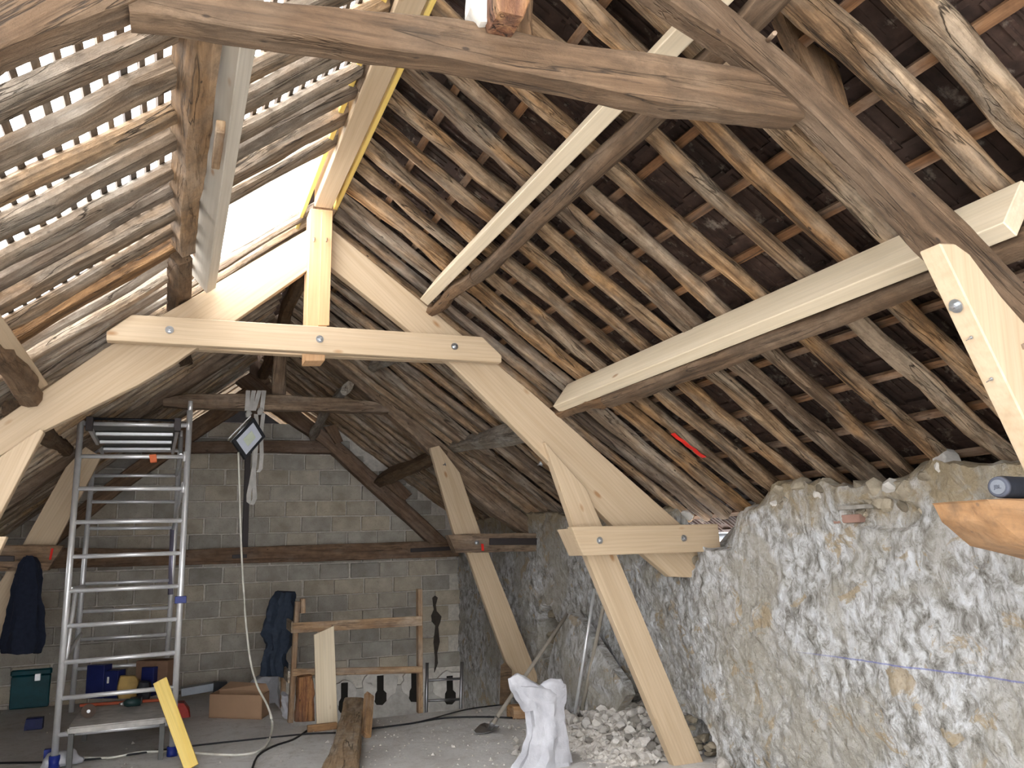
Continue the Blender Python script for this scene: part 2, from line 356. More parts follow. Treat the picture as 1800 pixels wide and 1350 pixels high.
# ------------------------------------------------------------------ floor (with stair opening by the gable)
fl = empty('floor', (0, 5, 0), kind='structure')
def slab(x0, x1, y0, y1, name='slab'):
    nx = max(2, int((x1 - x0) / .12)); ny = max(2, int((y1 - y0) / .12)); vs = []; fs = []
    for j in range(ny + 1):
        for i in range(nx + 1):
            x = x0 + (x1 - x0) * i / nx; y = y0 + (y1 - y0) * j / ny
            e = 0 if i in (0, nx) or j in (0, ny) else 1
            vs.append((x, y, .006 * e * noise.noise(V((x * 1.7, y * 1.7, 0)))))
    for j in range(ny):
        for i in range(nx): fs.append((j * (nx + 1) + i, j * (nx + 1) + i + 1, (j + 1) * (nx + 1) + i + 1, (j + 1) * (nx + 1) + i))
    b = len(vs); vs += [(x0, y0, -.25), (x1, y0, -.25), (x1, y1, -.25), (x0, y1, -.25)]
    fs.append((b, b + 3, b + 2, b + 1))
    r0 = list(range(nx + 1)); rt = [j * (nx + 1) + nx for j in range(ny + 1)]; r2 = [ny * (nx + 1) + i for i in range(nx, -1, -1)]; r3 = [j * (nx + 1) for j in range(ny, -1, -1)]
    fs += [tuple(r0[::-1] + [b, b + 1]), tuple(rt[::-1] + [b + 1, b + 2]), tuple(r2[::-1] + [b + 2, b + 3]), tuple(r3[::-1] + [b + 3, b])]
    return mesh(name, vs, fs, FLOOR, fl, M=Matrix.Translation((0, 0, 0)))
slab(-2.6, 4.2, YB, 8.72); slab(-2.6, 1.18, 8.72, 12.2)
tag(mesh('floor', [(-3, -2, -2.6), (5, -2, -2.6), (5, 13, -2.6), (-3, 13, -2.6)], [(0, 1, 2, 3)], FLOOR), kind='structure')
# ------------------------------------------------------------------ right wall (rubble, whitewashed)
TOP = [(-2.6, 1.95), (2.6, 1.95), (3.11, 1.96), (3.32, 2.02), (3.5, 1.93), (3.9, 1.92), (4.1, 1.95), (4.5, 2.01), (4.66, 1.98), (4.72, 1.88), (5.0, 1.82), (5.06, 1.80), (5.09, 1.56), (5.46, 1.56), (5.62, 1.66), (5.8, 1.84), (5.95, 1.92), (6.2, 1.86), (6.6, 1.9), (7.25, 1.95), (7.5, 1.86), (8.23, 2.0), (9, 2.03), (10.69, 2.05), (12.2, 2.05)]
def ytop(y):
    for (a, p), (b, q) in zip(TOP, TOP[1:]):
        if a <= y <= b: return p + (q - p) * (y - a) / (b - a) + (.028 * noise.noise(V((y * 9, 3, 0))) + .012 * noise.noise(V((y * 30, 3, 0)))) * (0 if 5.06 <= y <= 5.45 else 1)
    return 1.95
CAV = [(atx(1118, 1225), .30, .34, .26), (atx(960, 1120), .32, .34, .30), (atx(1222, 1302), .26, .20, .15), (atx(1195, 980), .30, .13, .12), (atx(1545, 905), .3, .1, .05)]
def wallx(y, z):
    p = V((y, z, 0))
    x = 3.85 + .05 * noise.noise(p * .8) + .035 * noise.noise(p * 2.3 + V((5, 0, 0)))
    q = V((y * .8 + z * .55, z * .8 - y * .5, 2))
    wv = noise.noise_vector(p * 3.1) * .35
    x += .014 * noise.noise(V((q.x * 5, q.y * 11, 0)) + wv * 1.5) + .020 * abs(noise.noise(p * 7 + wv)) + .014 * noise.noise(p * 17 + wv) + .006 * noise.noise(p * 45)
    if z > 1.6: x += .05 * (z - 1.6) * (1 + noise.noise(p * 6)) * 2
    for c, ry, rz, d in CAV:
        e = ((y - c.y) / ry) ** 2 + ((z - c.z) / rz) ** 2 + .5 * noise.noise(p * 5)
        if e < 1: x += d * min(1, (1 - e) * 2.2) * (1 + .35 * noise.noise(p * 11))
    return x
ys = []; y = YB
while y < 12.0: ys.append(y); y += .02 if 2.4 < y < 8 else .035
nz = 84; vs = []; fs = []
for y in ys:
    t = ytop(y); zb = -2.6 if y > 8.7 else -.05
    for k in range(nz + 1):
        u = k / nz
        z = (-.05 + (t + .05) * u) if k or zb == -.05 else zb
        vs.append((wallx(y, z), y, z))
    for k, (dx, dz) in enumerate(((.06, .02), (.18, .03), (.42, .0), (.45, -2.5))):
        t = ytop(y * 3.85 / (3.87 + dx))
        vs.append((3.87 + dx + .015 * noise.noise(V((y * 12, k * 3, 0))), y, (t + dz * 1.0 + .03 * noise.noise(V((y * 8, k, 4)))) if k < 3 else -2.6))
R_ = nz + 5
for j in range(len(ys) - 1):
    for k in range(R_ - 1): fs.append((j * R_ + k, j * R_ + k + 1, (j + 1) * R_ + k + 1, (j + 1) * R_ + k))
wr = tag(mesh('wall_right', vs, fs, WALL, M=Matrix.Translation((0, 0, 0)), smooth=False), kind='structure')
# stones showing in the broken places of the wall
def stone(name, p, rad, mat, seed, parent=None, sq=.7, lab=None, cat=None, grp=None):
    me = rock(rad, seed, sq); me.materials.append(mat)
    M = Matrix.Translation(p) @ Matrix.Rotation(seed * 1.3, 4, 'Z') @ Matrix.Rotation(.3 * math.sin(seed * 2.1), 4, 'X')
    return tag(link(name, me, M, parent), lab, cat, grp)
rs = random.Random(3); sd = 0
for c, n_, sy, sz, dx, mt in ((CAV[0][0], 16, .24, .30, .10, GST), (CAV[1][0], 14, .18, .24, .16, TAN), (CAV[2][0], 9, .2, .16, .06, TAN), (CAV[3][0], 6, .22, .06, .03, TAN)):
    for i in range(n_):
        sd += 1; yy = c.y + rs.uniform(-sy, sy); zz = max(.03, c.z + rs.uniform(-sz, sz))
        stone('stone', V((3.85 + dx + rs.uniform(-.03, .03), yy, zz)), rs.uniform(.05, .10), mt, sd, wr, .5)
y = 2.7
while y < 8.4:   # loose crest stones
    if not 5.0 < y < 5.5:
        sd += 1; big = 1.5 if 3.2 < y < 4.6 else 1
        stone('stone', V((3.93 + rs.uniform(-.03, .05), y, ytop(y) - .03 + rs.uniform(-.03, .02))), rs.uniform(.04, .075) * big, TAN if rs.random() < .65 else PLAST, sd, wr, .75)
    y += rs.uniform(.07, .17)
for i in range(26):   # second course of tan stones, just below the crest
    yy = rs.uniform(2.8, 4.7); sd += 1
    stone('stone', V((3.93, yy, ytop(yy) - rs.uniform(.08, .2))), rs.uniform(.05, .085), TAN if rs.random() < .7 else GST, sd, wr, .7)
box('lintel_slate', (3.84, 3.83, 1.79), (4.05, 4.05, 1.815), GST, wr, M=None)
box('brick', (3.86, 3.9, 1.71), (4.0, 4.12, 1.76), plain('old_brick', (.30, .18, .14), .9), wr)
# slab of fallen plaster leaning off the wall
pp = [(1000, 1078), (1022, 1092), (1034, 1112), (1052, 1140), (1070, 1168), (1094, 1200), (1101, 1222), (1084, 1250), (1080, 1270), (1074, 1290), (1040, 1292), (1008, 1286), (990, 1250), (970, 1215), (962, 1180), (968, 1150), (976, 1120), (990, 1096)]
pl = [atx(x, y_, 3.70 - .03 * (y_ - 1080) / 200) for x, y_ in pp]; m_ = len(pl)
cc = sum(pl, V()) / m_; ring = [cc.lerp(p, .55) + V((-.03 + .03 * noise.noise(p * 5), 0, 0)) for p in pl]
vs = pl + ring + [cc + V((-.045, 0, 0))] + [p + V((.09, 0, 0)) for p in pl]
fs = [(i, (i + 1) % m_, m_ + (i + 1) % m_, m_ + i) for i in range(m_)] + [(m_ + i, m_ + (i + 1) % m_, 2 * m_) for i in range(m_)]
fs += [(i, 2 * m_ + 1 + i, 2 * m_ + 1 + (i + 1) % m_, (i + 1) % m_) for i in range(m_)] + [tuple(2 * m_ + 1 + i for i in range(m_ - 1, -1, -1))]
tag(mesh('plaster_slab', vs, fs, WALL, M=Matrix.Translation((0, 0, 0))), 'tall detached sheet of whitewashed plaster on the stone wall behind the white sack', 'plaster')
# outside gutter seen through the notch
g = [V((4.40 + .06 * math.cos(a), 0, 1.70 + .06 * math.sin(a))) for a in [math.pi + math.pi * i / 8 for i in range(9)]]
vs = []; 
for yy in (4.2, 6.2): vs += [(p.x, yy, p.z) for p in g] + [(p.x, yy, p.z + .0 if i in (0, 8) else p.z + .004) for i, p in enumerate(g)]
tag(mesh('gutter', vs[:9] + vs[18:27], [(i, i + 1, 10 + i, 9 + i) for i in range(8)], SHEET), 'grey half round gutter seen through the gap in the stone wall', 'gutter')
# ------------------------------------------------------------------ left wall (low, mostly out of view) and rear parapet
tag(box('wall_left', (-2.55, YB, -2.6), (-2.15, 12.2, 1.62), WALL, M=Matrix.Translation((0, 0, 0)), bevel=0), kind='structure')
# ------------------------------------------------------------------ gable wall of blocks
gw = empty('wall_back', (.8, YE, 0), kind='structure')
box('mortar_bed', (-2.2, YE + .012, -2.6), (4.3, YE + .25, 3.42), MORT, gw, bevel=0)
bm_v = []
for i in range(4):
    bm = bmesh.new(); bmesh.ops.create_cube(bm, size=1)
    for v in bm.verts: v.co = V((v.co.x * .392, v.co.y * .06, v.co.z * .193)) + noise.noise_vector(v.co * 3 + V((i * 9, 0, 0))) * .007
    bmesh.ops.bevel(bm, geom=bm.edges[:], offset=.006, segments=1, affect='EDGES')
    me = bpy.data.meshes.new('block'); bm.to_mesh(me); bm.free(); me.materials.append(BLOCK); bm_v.append(me)
z0 = 2.892 - 15 * .2105; rb = random.Random(5); row = 0
while z0 + row * .2105 < 3.45:
    zc = z0 + row * .2105; off = (row % 2) * .205 + rb.uniform(-.03, .03)
    x = -2.05 + off - .41
    while x < 3.9:
        x += .41
        if x < -2.1 or x > 3.72: continue
        if zc > 4.75 - SR * x + .1 or zc > CLL + SL * x + .15: continue
        if zc < -.35 : continue
        if -.12 < zc < .08 and x > 1.2: continue
        o = link('block', rb.choice(bm_v), Matrix.Translation((x + rb.uniform(-.006, .006), YE + .005 + rb.uniform(-.004, .007), zc)) @ Matrix.Rotation(rb.uniform(-.006, .006), 4, 'Y') @ Matrix.Rotation(rb.choice((0, math.pi)), 4, 'Z'), gw)
    row += 1
tag(mesh('wall_front', [(x, y, z) for y in (YB - .2, YB) for x, z in ((-2.6, 4.4), (4.4, 4.4), (4.4, -2.6), (2.2, -2.6), (2.2, 2.8), (-2.3, 2.8), (-2.3, -2.6), (-2.6, -2.6))],  # unseen rear wall, wide opening added to light the floor and gable
     [(0, 1, 2, 3, 4), (0, 4, 5), (0, 5, 6, 7), (12, 11, 10, 9, 8), (13, 12, 8), (15, 14, 13, 8)] + [(i, (i + 1) % 8, 8 + (i + 1) % 8, 8 + i) for i in range(8)], WALL, M=Matrix.Translation((0, 0, 0))), kind='structure')
# dark attic beyond the gable: end wall, its gloom painted in as near-black
tag(mesh('wall_attic', [(-2.6, 14, -2), (4.6, 14, -2), (4.6, 14, 5), (-2.6, 14, 5)], [(0, 1, 2, 3)], plain('gloom_wall', (.03, .028, .03), .95)), kind='structure')
# plaster patches with keyhole pockets at the foot of the gable
for i, (cx, cy, wpx, hpx) in enumerate(((605, 1218, 40, 34), (668, 1205, 56, 42), (728, 1200, 44, 38), (790, 1205, 56, 40))):
    c = at(cx, cy, YE - .03); n = 22; vs = []; hs = []
    for k in range(n):
        a = 2 * math.pi * k / n; r = 1 + .22 * noise.noise(V((math.cos(a) * 2, math.sin(a) * 2, i * 7.0))) + .12 * noise.noise(V((math.cos(a) * 6, math.sin(a) * 6, i * 7.0)))
        vs.append(c + V((math.cos(a) * r * wpx * .0076 * .55, 0, math.sin(a) * r * hpx * .0076 * .62)))
    key = [(-.045, .13), (.045, .13), (.045, -.06), (.085, -.10), (.085, -.2), (.03, -.25), (-.05, -.24), (-.075, -.2), (-.07, -.1), (-.045, -.06)]
    kv = [c + V((a, -.006, b)) for a, b in key]; m_ = len(key)
    prism('plaster_patch', [(v.x, v.z) for v in vs], YE - .045, YE + .0, PLAST, gw, bevel=.004)
    prism('joist_pocket', [(v.x, v.z) for v in kv], YE - .049, YE - .02, DARKHOLE, gw, bevel=0)
box('foot_course', (1.2, YE - .035, -.75), (3.9, YE + .0, -.12), PLAST, gw)
box('flue', (.86, YE - .1, 1.6), (.93, YE - .03, 3.45), DARKM, gw)
# crack channel near the corner
prism('crack_channel', [(3.44, 1.0), (3.48, 1.03), (3.52, 1.0), (3.49, .9), (3.50, .82), (3.57, .74), (3.55, .66), (3.52, .6), (3.54, .4), (3.50, .25), (3.51, .12), (3.46, .0), (3.47, .2), (3.45, .4), (3.48, .62), (3.43, .68), (3.42, .76), (3.46, .84)], YE - .035, YE - .01, plain('crack_brown', (.06, .05, .042), .95, sc=25), gw, bevel=0)

# ------------------------------------------------------------------ roof: right slope (tiles + battens) and left slope
cr = empty('ceiling', (2.5, 5, 3.3), kind='structure')
def tile_mesh():
    bm = bmesh.new()
    def bx(lo, hi):
        vs = [bm.verts.new((x, y, z)) for x in (lo[0], hi[0]) for y in (lo[1], hi[1]) for z in (lo[2], hi[2])]
        for f in ((0, 1, 3, 2), (4, 6, 7, 5), (0, 4, 5, 1), (2, 3, 7, 6), (0, 2, 6, 4), (1, 5, 7, 3)): bm.faces.new([vs[i] for i in f])
    bx((-.02, 0, 0), (.375, .222, .012)); bx((-.02, .215, .010), (.375, .255, .02))        # plate, side lap
    bx((.0, .02, -.014), (.34, .036, .002)); bx((.02, .185, -.010), (.34, .196, .002))     # long ribs
    bx((.30, .05, -.02), (.325, .17, .002)); bx((.10, .08, -.006), (.24, .088, .002)); bx((.10, .13, -.006), (.24, .138, .002)); bx((.09, .08, -.006), (.1, .138, .002))
    me = bpy.data.meshes.new('tile'); bm.normal_update(); bm.to_mesh(me); bm.free(); me.materials.append(TILE); return me
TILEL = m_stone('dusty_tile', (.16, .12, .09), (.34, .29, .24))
def slope_tiles(parent, P, d, nrm, rows, y0, y1, limit, skip=None, jit=.004, mat=None):
    TM = tile_mesh()
    if mat: TM.materials[0] = mat
    rt = random.Random(11); pos = []
    for r in range(rows):
        k = 0
        while y0 + k * .222 < y1:
            yy = y0 + k * .222; k += 1
            p = P + d * (r * .34); p.y = yy
            if skip and skip(p): continue
            M = Matrix((d, V((0, 1, 0)), nrm)).transposed().to_4x4() @ Matrix.Rotation(-.045, 4, 'Y')
            M.translation = p + nrm * rt.uniform(-jit, jit) + V((0, rt.uniform(-jit, jit), 0))
            c = CR.transposed() @ (p + d * .17 - EYE); vis = c.z < -.3 and abs(900 + F * c.x / -c.z - 900) < 1000 and abs(F * c.y / -c.z) < 780
            pos.append((0 if vis else 1, c.length, M))
    pos.sort(key=lambda q: (q[0], q[1]))
    for q in pos[:limit]: link('tile', TM, q[2], parent)
    rest = pos[limit:]
    if rest:
        vs = []; fs = []
        for q in rest:
            b = len(vs); vs += [q[2] @ v.co for v in TM.vertices]; fs += [tuple(b + i for i in f.vertices) for f in TM.polygons]
        me = bpy.data.meshes.new('tiles'); me.from_pydata([WM[parent.name].inverted() @ v for v in vs], [], fs); me.materials.append(mat or TILE)
        tag(link('far_tiles', me, WM[parent.name].copy(), parent), kind='stuff')
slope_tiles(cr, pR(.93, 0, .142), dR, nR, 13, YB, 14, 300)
for r in range(13):
    p = pR(.93, 0, .112) + dR * (r * .34 + .06)
    a = p.copy(); a.y = YB; b = p.copy(); b.y = 13.9
    beam('batten', a, b, .045, .024, BATT, cr, up=nR, bevel=0)
tag(beam('ridge_tile_row', pR(.95, YB, .19), pR(.95, 13.9, .19), .22, .05, TILE, cr), kind='stuff')
tag(beam('ridge_tile_row', pR(.84, 5.9, .16), pR(.84, 13.9, .16), .22, .05, TILE, cr), kind='stuff')
cl = empty('ceiling', (-.6, 5, 3), kind='structure')
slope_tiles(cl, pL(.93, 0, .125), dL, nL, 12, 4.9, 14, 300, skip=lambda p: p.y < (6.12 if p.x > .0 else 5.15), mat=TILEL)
for k in range(54):
    x = .90 - k * .0575
    e = 4.66 if x > .2 else 5.12 + .04 * math.sin(k * 2.3)
    if x < -2.2: break
    a = pL(x, YB, .078); b = pL(x, e, .078)
    b.y += .02 * math.sin(k * 1.7)
    beam('batten', a, b, .026 + .004 * math.sin(k * 3.1), .018, LATH, cl, up=nL, bevel=0)
for r in range(12):
    p = pL(.93, 0, .10) + dL * (r * .34 + .06); e = 6.1 if p.x > 0 else 5.2
    a = p.copy(); a.y = e; b = p.copy(); b.y = 13.9
    beam('batten', a, b, .045, .024, LATH, cl, up=nL, bevel=0)
# rafters (split poles)
ORD = ['first', 'second', 'third', 'fourth', 'fifth', 'sixth', 'seventh', 'eighth', 'ninth', 'tenth', 'eleventh', 'twelfth', 'thirteenth', 'fourteenth', 'fifteenth', 'sixteenth', 'seventeenth', 'eighteenth', 'nineteenth', 'twentieth']
def bay(y):
    return 0 if y < 1.95 else 1 if y < 5.6 else 2 if y < 9 else 3 if y < 11.5 else 4
BAYN = ['nearer than the big old truss', 'between the old near truss and the new pine truss', 'between the new pine truss and the old far truss', 'between the old far truss and the gable wall', 'in the dark attic beyond the gable']
RY = [.9, 1.25, 1.74, 2.03, 2.44, 2.75, 3.02, 3.36, 3.66, 3.93, 4.22, 4.55, 4.85, 5.12, 5.40, 5.72, 5.98]
while RY[-1] < 13.7: RY.append(RY[-1] + .29 + .03 * math.sin(len(RY) * 2.2))
cnt = {}
rr = random.Random(21)
for i, y in enumerate(RY):
    k = bay(y); cnt[k] = cnt.get(k, 0) + 1
    w, hh = (rr.uniform(.085, .118), .085) if y > 2.2 else (.14, .115)
    o = pole('rafter', pR(.98, y + rr.uniform(-.02, .02), hh / 2), pR(4.22, y + rr.uniform(-.04, .04), hh / 2), w, hh, RAFT if y < 5.6 else RAFT_LIT, seed=i + 1, up=nR, amp=.015, bow=rr.uniform(-.035, .035), seg=22, p=rr.choice((2.2, 3, 4)))
    tag(o, '%s old right slope pole rafter %s' % (ORD[cnt[k] - 1], BAYN[k]), 'rafter', 'pole rafters of the right slope')
# red paint mark on one rafter
pr = next(o for o in bpy.data.objects if o.name.startswith('rafter') and abs(WM[o.name].translation.y - 5.12) < .06)
q0 = pR(3.38, 5.12, .0); q1 = pR(3.62, 5.09, .0)
ribbon('red_mark', [q0.lerp(q1, t / 6) - nR * (.004 + .006 * (t % 2)) for t in range(7)], (0, .022, 0), REDP, pr, t=.003)
LY = [.7, 1.15, 1.6, 2.05, 2.45, 2.80, 3.07, 3.37, 3.58, 3.91, 4.15, 4.42, 4.72, 4.98]
nL_ = len(LY)
while LY[-1] < 13.7: LY.append(LY[-1] + .25)
cnt = {}
for i, y in enumerate(LY):
    k = bay(y); cnt[k] = cnt.get(k, 0) + 1
    xt = .93 if (y < 4.75 or y > 5.82) else .08
    mt = LOGO if abs(y - 4.98) < .01 else RAFTL if y < 4.9 else RAFTL_LIT
    ww = rr.uniform(.12, .15) if y < 4.9 else rr.uniform(.10, .14)
    hh = .055 if y < 3.2 else .078 if y < 4.9 else .09
    o = pole('rafter', pL(xt, y + rr.uniform(-.015, .015), hh / 2), pL(-2.3, y + rr.uniform(-.03, .03), hh / 2), ww, hh, mt, seed=i + 101, up=nL, amp=.013, bow=rr.uniform(-.03, .03), seg=20, p=rr.choice((2.2, 3, 4)))
    lab = '%s left slope pole rafter %s' % (ORD[cnt[k] - 1], BAYN[k])
    if mt is LOGO: lab = 'round orange brown log rafter with bark texture, at the edge of the stripped left slope'
    tag(o, lab, 'rafter', 'pole rafters of the left slope')

# ------------------------------------------------------------------ ridge and purlins
rbm = tag(beam('ridge_beam', (.895, 2.4, 4.145), (.895, 5.60, 4.145), .125, .19, PINE), 'new pine ridge beam resting on the new king post', 'beam')
tag(pole('ridge_beam', (.90, YB, 4.12), (.90, 4.05, 4.16), .15, .17, BEAMOLD, seed=61), 'old brown ridge beam lying between the yellow boards', 'beam')
tag(beam('ridge_board', (.79, 2.0, 4.18), (.79, 6.2, 4.18), .03, .16, YEL), 'yellow board along the left side of the ridge', 'board')
tag(beam('ridge_board', (1.0, 2.0, 4.16), (1.0, 6.2, 4.16), .03, .14, YEL), 'yellow board along the right side of the ridge', 'board')
tag(pole('ridge_beam', (.95, 5.7, 4.12), (1.05, 11.5, 4.05), .14, .16, BEAMOLD, seed=62), 'old ridge beam running from the new truss to the gable', 'beam')
def purl(x, z, n, d, y0, y1, h=.225, t=.075, mat=PINE):
    # (x,z): middle of the face parallel to the roof
    a = V((x, y0, z)) + n * h / 2; b = V((x, y1, z)) + n * h / 2
    return beam('purlin', a, b, t, h, mat, up=n)
tag(purl(2.680, 2.655, nR, dR, 1.86, 5.62, mat=PINEP), 'pale new pine purlin, lower one on the right slope', 'purlin')
# cross-section points of the upper one
xb = (3.02) / (1.143 + .734); xc = 3.02 / (1.075 + .734)
tag(purl((xb + xc) / 2, 4.62 - .734 * (xb + xc) / 2, nR, dR, 1.98, 5.62, mat=PINEP, t=.075), 'pale new pine purlin, upper one on the right slope', 'purlin')
tag(purl(.172, 3.382, nL, dL, 1.2, 5.66, mat=PINEG), 'new grey looking pine purlin on the left slope beside the old hewn purlin', 'purlin')
a = at(82, 678, 5.62)
tag(purl(a.x - .03, a.z, nL, dL, 2.0, 5.7, mat=PINE), 'new pine purlin low on the left slope at the left picture edge', 'purlin')
b1 = at(1040, 305, 4.0)
tag(pole('purlin', (1.765, 1.2, 3.375), (1.765, 4.85, 3.375), .10, .13, BEAMOLD, seed=71, up=nR, p=2.6), 'dark old purlin right under the upper new right purlin', 'purlin')
tag(pole('purlin', (1.75, 4.8, 3.375), (1.73, 5.9, 3.39), .09, .10, BEAMOLD, seed=72, up=nR), 'short old purlin end behind the new truss below the upper right purlin', 'purlin')
tag(pole('purlin', (2.775, 1.2, 2.635), (2.785, 4.95, 2.62), .11, .13, BEAMOLD, seed=73, up=nR, p=3), 'old split purlin under the lower new right purlin', 'purlin')
tag(pole('purlin', (2.77, 4.9, 2.63), (2.75, 5.9, 2.66), .09, .10, BEAMOLD, seed=74, up=nR), 'short old purlin end behind the new truss below the lower right purlin', 'purlin')
tag(pole('purlin', at(960, 752, 6.0), at(800, 783, 8.98), .14, .15, WEATH, seed=75, up=nR, p=3.5), 'weathered grey old purlin between the new truss and the old far truss', 'purlin')
tag(pole('purlin', at(775, 796, 8.95), at(662, 848, 11.45), .14, .15, BEAMOLD, seed=76, up=nR, p=3.5), 'old purlin from the far truss down to the right side of the gable', 'purlin')
tag(pole('purlin', at(748, 600, 6.1), at(642, 650, 9.0), .12, .12, WEATH, seed=77, up=nR), 'upper old purlin between new truss and old far truss', 'purlin')
tag(pole('purlin', at(612, 682, 8.9), at(552, 768, 11.45), .10, .16, WEATH, seed=78, up=nR, bow=.06), 'curved pale old purlin running from the far truss to the gable', 'purlin')
MLo = [(at(306, 50, 2.35), at(367, 50, 2.35)), (at(303, 300, 3.55), at(350, 300, 3.55)), (at(301, 430, 4.9), at(338, 440, 4.9))]
a = V((-.03, 1.0, 3.42)); b = 0
tag(loft('purlin', [(V((.0, 1.0, 3.41)), V((.047, 0, .028)), nL * .06), (V((.0, 3.0, 3.41)), V((.045, 0, .026)), nL * .065), (V((-.01, 4.0, 3.40)), V((.044, 0, .025)), nL * .05), (V((-.015, 4.95, 3.40)), V((.036, 0, .02)), nL * .05)], PURL, seg=34, n=20, p=7, amp=.016, seed=80), 'large old hewn purlin on the left slope running beside the new grey purlin', 'purlin')
tag(loft('purlin', [(V((-.03, 5.0, 3.37)), V((.04, 0, .025)), nL * .05), (V((-.02, 7.0, 3.36)), V((.05, 0, .03)), nL * .07), (at(322, 640, 8.95), V((.06, 0, .03)), nL * .07)], BEAMOLD, seg=16, p=5, seed=81), 'old purlin continuing behind the new truss on the left slope', 'purlin')
tag(pole('purlin', at(-60, 575, 4.3), at(45, 695, 5.66), .15, .15, BEAMOLD, seed=82, bow=-.05, p=2.2), 'dark curved log purlin at the lower left edge', 'purlin')
tag(pole('purlin', at(20, 720, 5.9), at(118, 790, 8.95), .13, .13, BEAMOLD, seed=83), 'old lower left purlin behind the new truss', 'purlin')
pb = tag(beam('timber_block', at(388, 222, 3.1), at(379, 288, 3.62), .035, .05, RAIL), 'short wooden packing block wedged between the old and new left purlins', 'block')

# ------------------------------------------------------------------ bolts
def bolt(p, parent, r=.026, face=-1, dirv=None):
    n = 14; d = V(dirv) if dirv else V((0, -1, 0)); M = frame(p, d)
    def cyl(nm, r_, a, b, mat, m, par):
        vs = [M @ V((a, r_ * math.cos(2 * math.pi * i / m), r_ * math.sin(2 * math.pi * i / m))) for i in range(m)] + [M @ V((b, r_ * math.cos(2 * math.pi * i / m), r_ * math.sin(2 * math.pi * i / m))) for i in range(m)]
        return mesh(nm, vs, [tuple(range(m)), tuple(range(2 * m - 1, m - 1, -1))] + [(i, (i + 1) % m, m + (i + 1) % m, m + i) for i in range(m)], mat, par)
    o = cyl('bolt', r, 0, .004, ZINC, n, parent)
    cyl('nut', r * .52, .003, .016, ZINC, 6, o); cyl('threaded_end', r * .27, .014, .032, STEEL, 8, o)
    return o

# ------------------------------------------------------------------ T1: new pine truss
t1 = empty('roof_truss', (.9, 5.7, 1.7), 'new pale pine roof truss standing in the middle of the loft', 'truss')
pxprism('rafter', [(578, 398), (740, 529), (945, 699), (1195, 920), (1275, 990), (1250, 1016), (1178, 1014), (1110, 957), (795, 642), (578, 467)], 5.70, 5.775, PINE, t1)
pxprism('rafter', [(548, 399), (340, 522), (185, 612), (0, 738), (-150, 838), (-150, 900), (0, 802), (75, 758), (240, 678), (305, 640), (548, 470)], 5.70, 5.775, PINE, t1)
pxprism('king_post', [(546, 366), (585, 370), (579, 500), (571, 634), (537, 634), (541, 500)], 5.62, 5.80, PINEO, t1)
prism('post_lamination', [(at(p[0], p[1], 5.61).x, at(p[0], p[1], 5.61).z) for p in ((566, 372), (585, 371), (579, 572), (560, 572))], 5.612, 5.625, PINEO, t1, bevel=.002)
pxprism('collar', [(232, 553), (540, 572), (848, 592), (882, 625), (882, 637), (540, 618), (187, 598), (187, 583)], 5.53, 5.60, PINE, t1)
o = pxprism('collar', [(240, 556), (848, 594), (876, 630), (876, 640), (540, 625), (195, 606), (195, 592)], 5.84, 5.91, PINE, t1)
pxprism('strut', [(957, 776), (1030, 858), (1058, 922), (1085, 977), (1238, 1343), (1187, 1350), (1031, 977), (1008, 924)], 5.66, 5.74, PINE, t1)
pxprism('strut', [(71, 753), (77, 759), (0, 905), (-60, 1015), (-230, 1345), (-300, 1345), (-100, 940), (0, 803)], 5.62, 5.70, PINE, t1)
pxprism('tie_board', [(1004, 926), (1262, 921), (1268, 969), (1026, 977)], 5.50, 5.57, PINE, t1)
pxprism('tie_board', [(1000, 930), (1236, 927), (1238, 970), (1020, 976)], 5.82, 5.89, PINEP, t1)
pxprism('tie_board', [(1002, 929), (1040, 928), (1060, 976), (1024, 977)], 5.58, 5.81, PINE, t1)
pxprism('tie_board', [(-240, 950), (12, 943), (-8, 985), (-240, 995)], 5.50, 5.57, PINE, t1)
for p in ((298, 580), (562, 596), (799, 609)): bolt(at(p[0], p[1], 5.53), t1)
for p in ((1054, 950), (1202, 946)): bolt(at(p[0], p[1], 5.50), t1)
for p in ((553, 417), (575, 417)): tube('peg', [at(p[0], p[1], 5.63), at(p[0] - 1, p[1] + 8, 5.56)], .005, RAIL, t1, n=6)
bolt(at(951, 815, 5.68), t1, r=.02, dirv=(-1, 0, -.4))

# ------------------------------------------------------------------ T0: near old truss
t0 = empty('roof_truss', (1, 2.0, 1.7), 'large old brown oak truss nearest the camera across the top', 'truss')
pxloft('collar', [((225, 0), (228, 18)), ((300, -25), (320, 30)), ((420, -4), (450, 52)), ((600, 12), (600, 73)), ((800, 30), (790, 102)), ((1000, 75), (980, 137)), ((1180, 97), (1180, 182)), ((1330, 122), (1320, 196)), ((1415, 190), (1416, 206))], 1.92, 2.01, BEAMOLD, t0, n=20, p=6, seg=44, amp=.007, seed=31)
pxloft('rafter', [((1040, -180), (1000, -135)), ((1268, -5), (1180, -2)), ((1345, 62), (1300, 78)), ((1500, 198), (1436, 205)), ((1680, 368), (1600, 378)), ((1800, 498), (1722, 510)), ((2000, 720), (1930, 735))], 1.90, 1.99, BEAMOLD, t0, n=20, p=6, seg=44, amp=.007, seed=32)
pxloft('rafter', [((400, -230), (420, -90)), ((150, -90), (212, 8)), ((-60, 10), (-5, 84)), ((-300, 130), (-240, 250))], 1.90, 2.0, BEAMOLD, t0, n=20, p=6, seg=30, amp=.008, seed=33)
pxloft('king_post', [((850, -150), (935, -150)), ((850, 0), (938, 0)), ((854, 60), (938, 62))], 1.95, 2.08, BEAMOLD, t0, n=16, p=6, seg=12, amp=.006, seed=34)
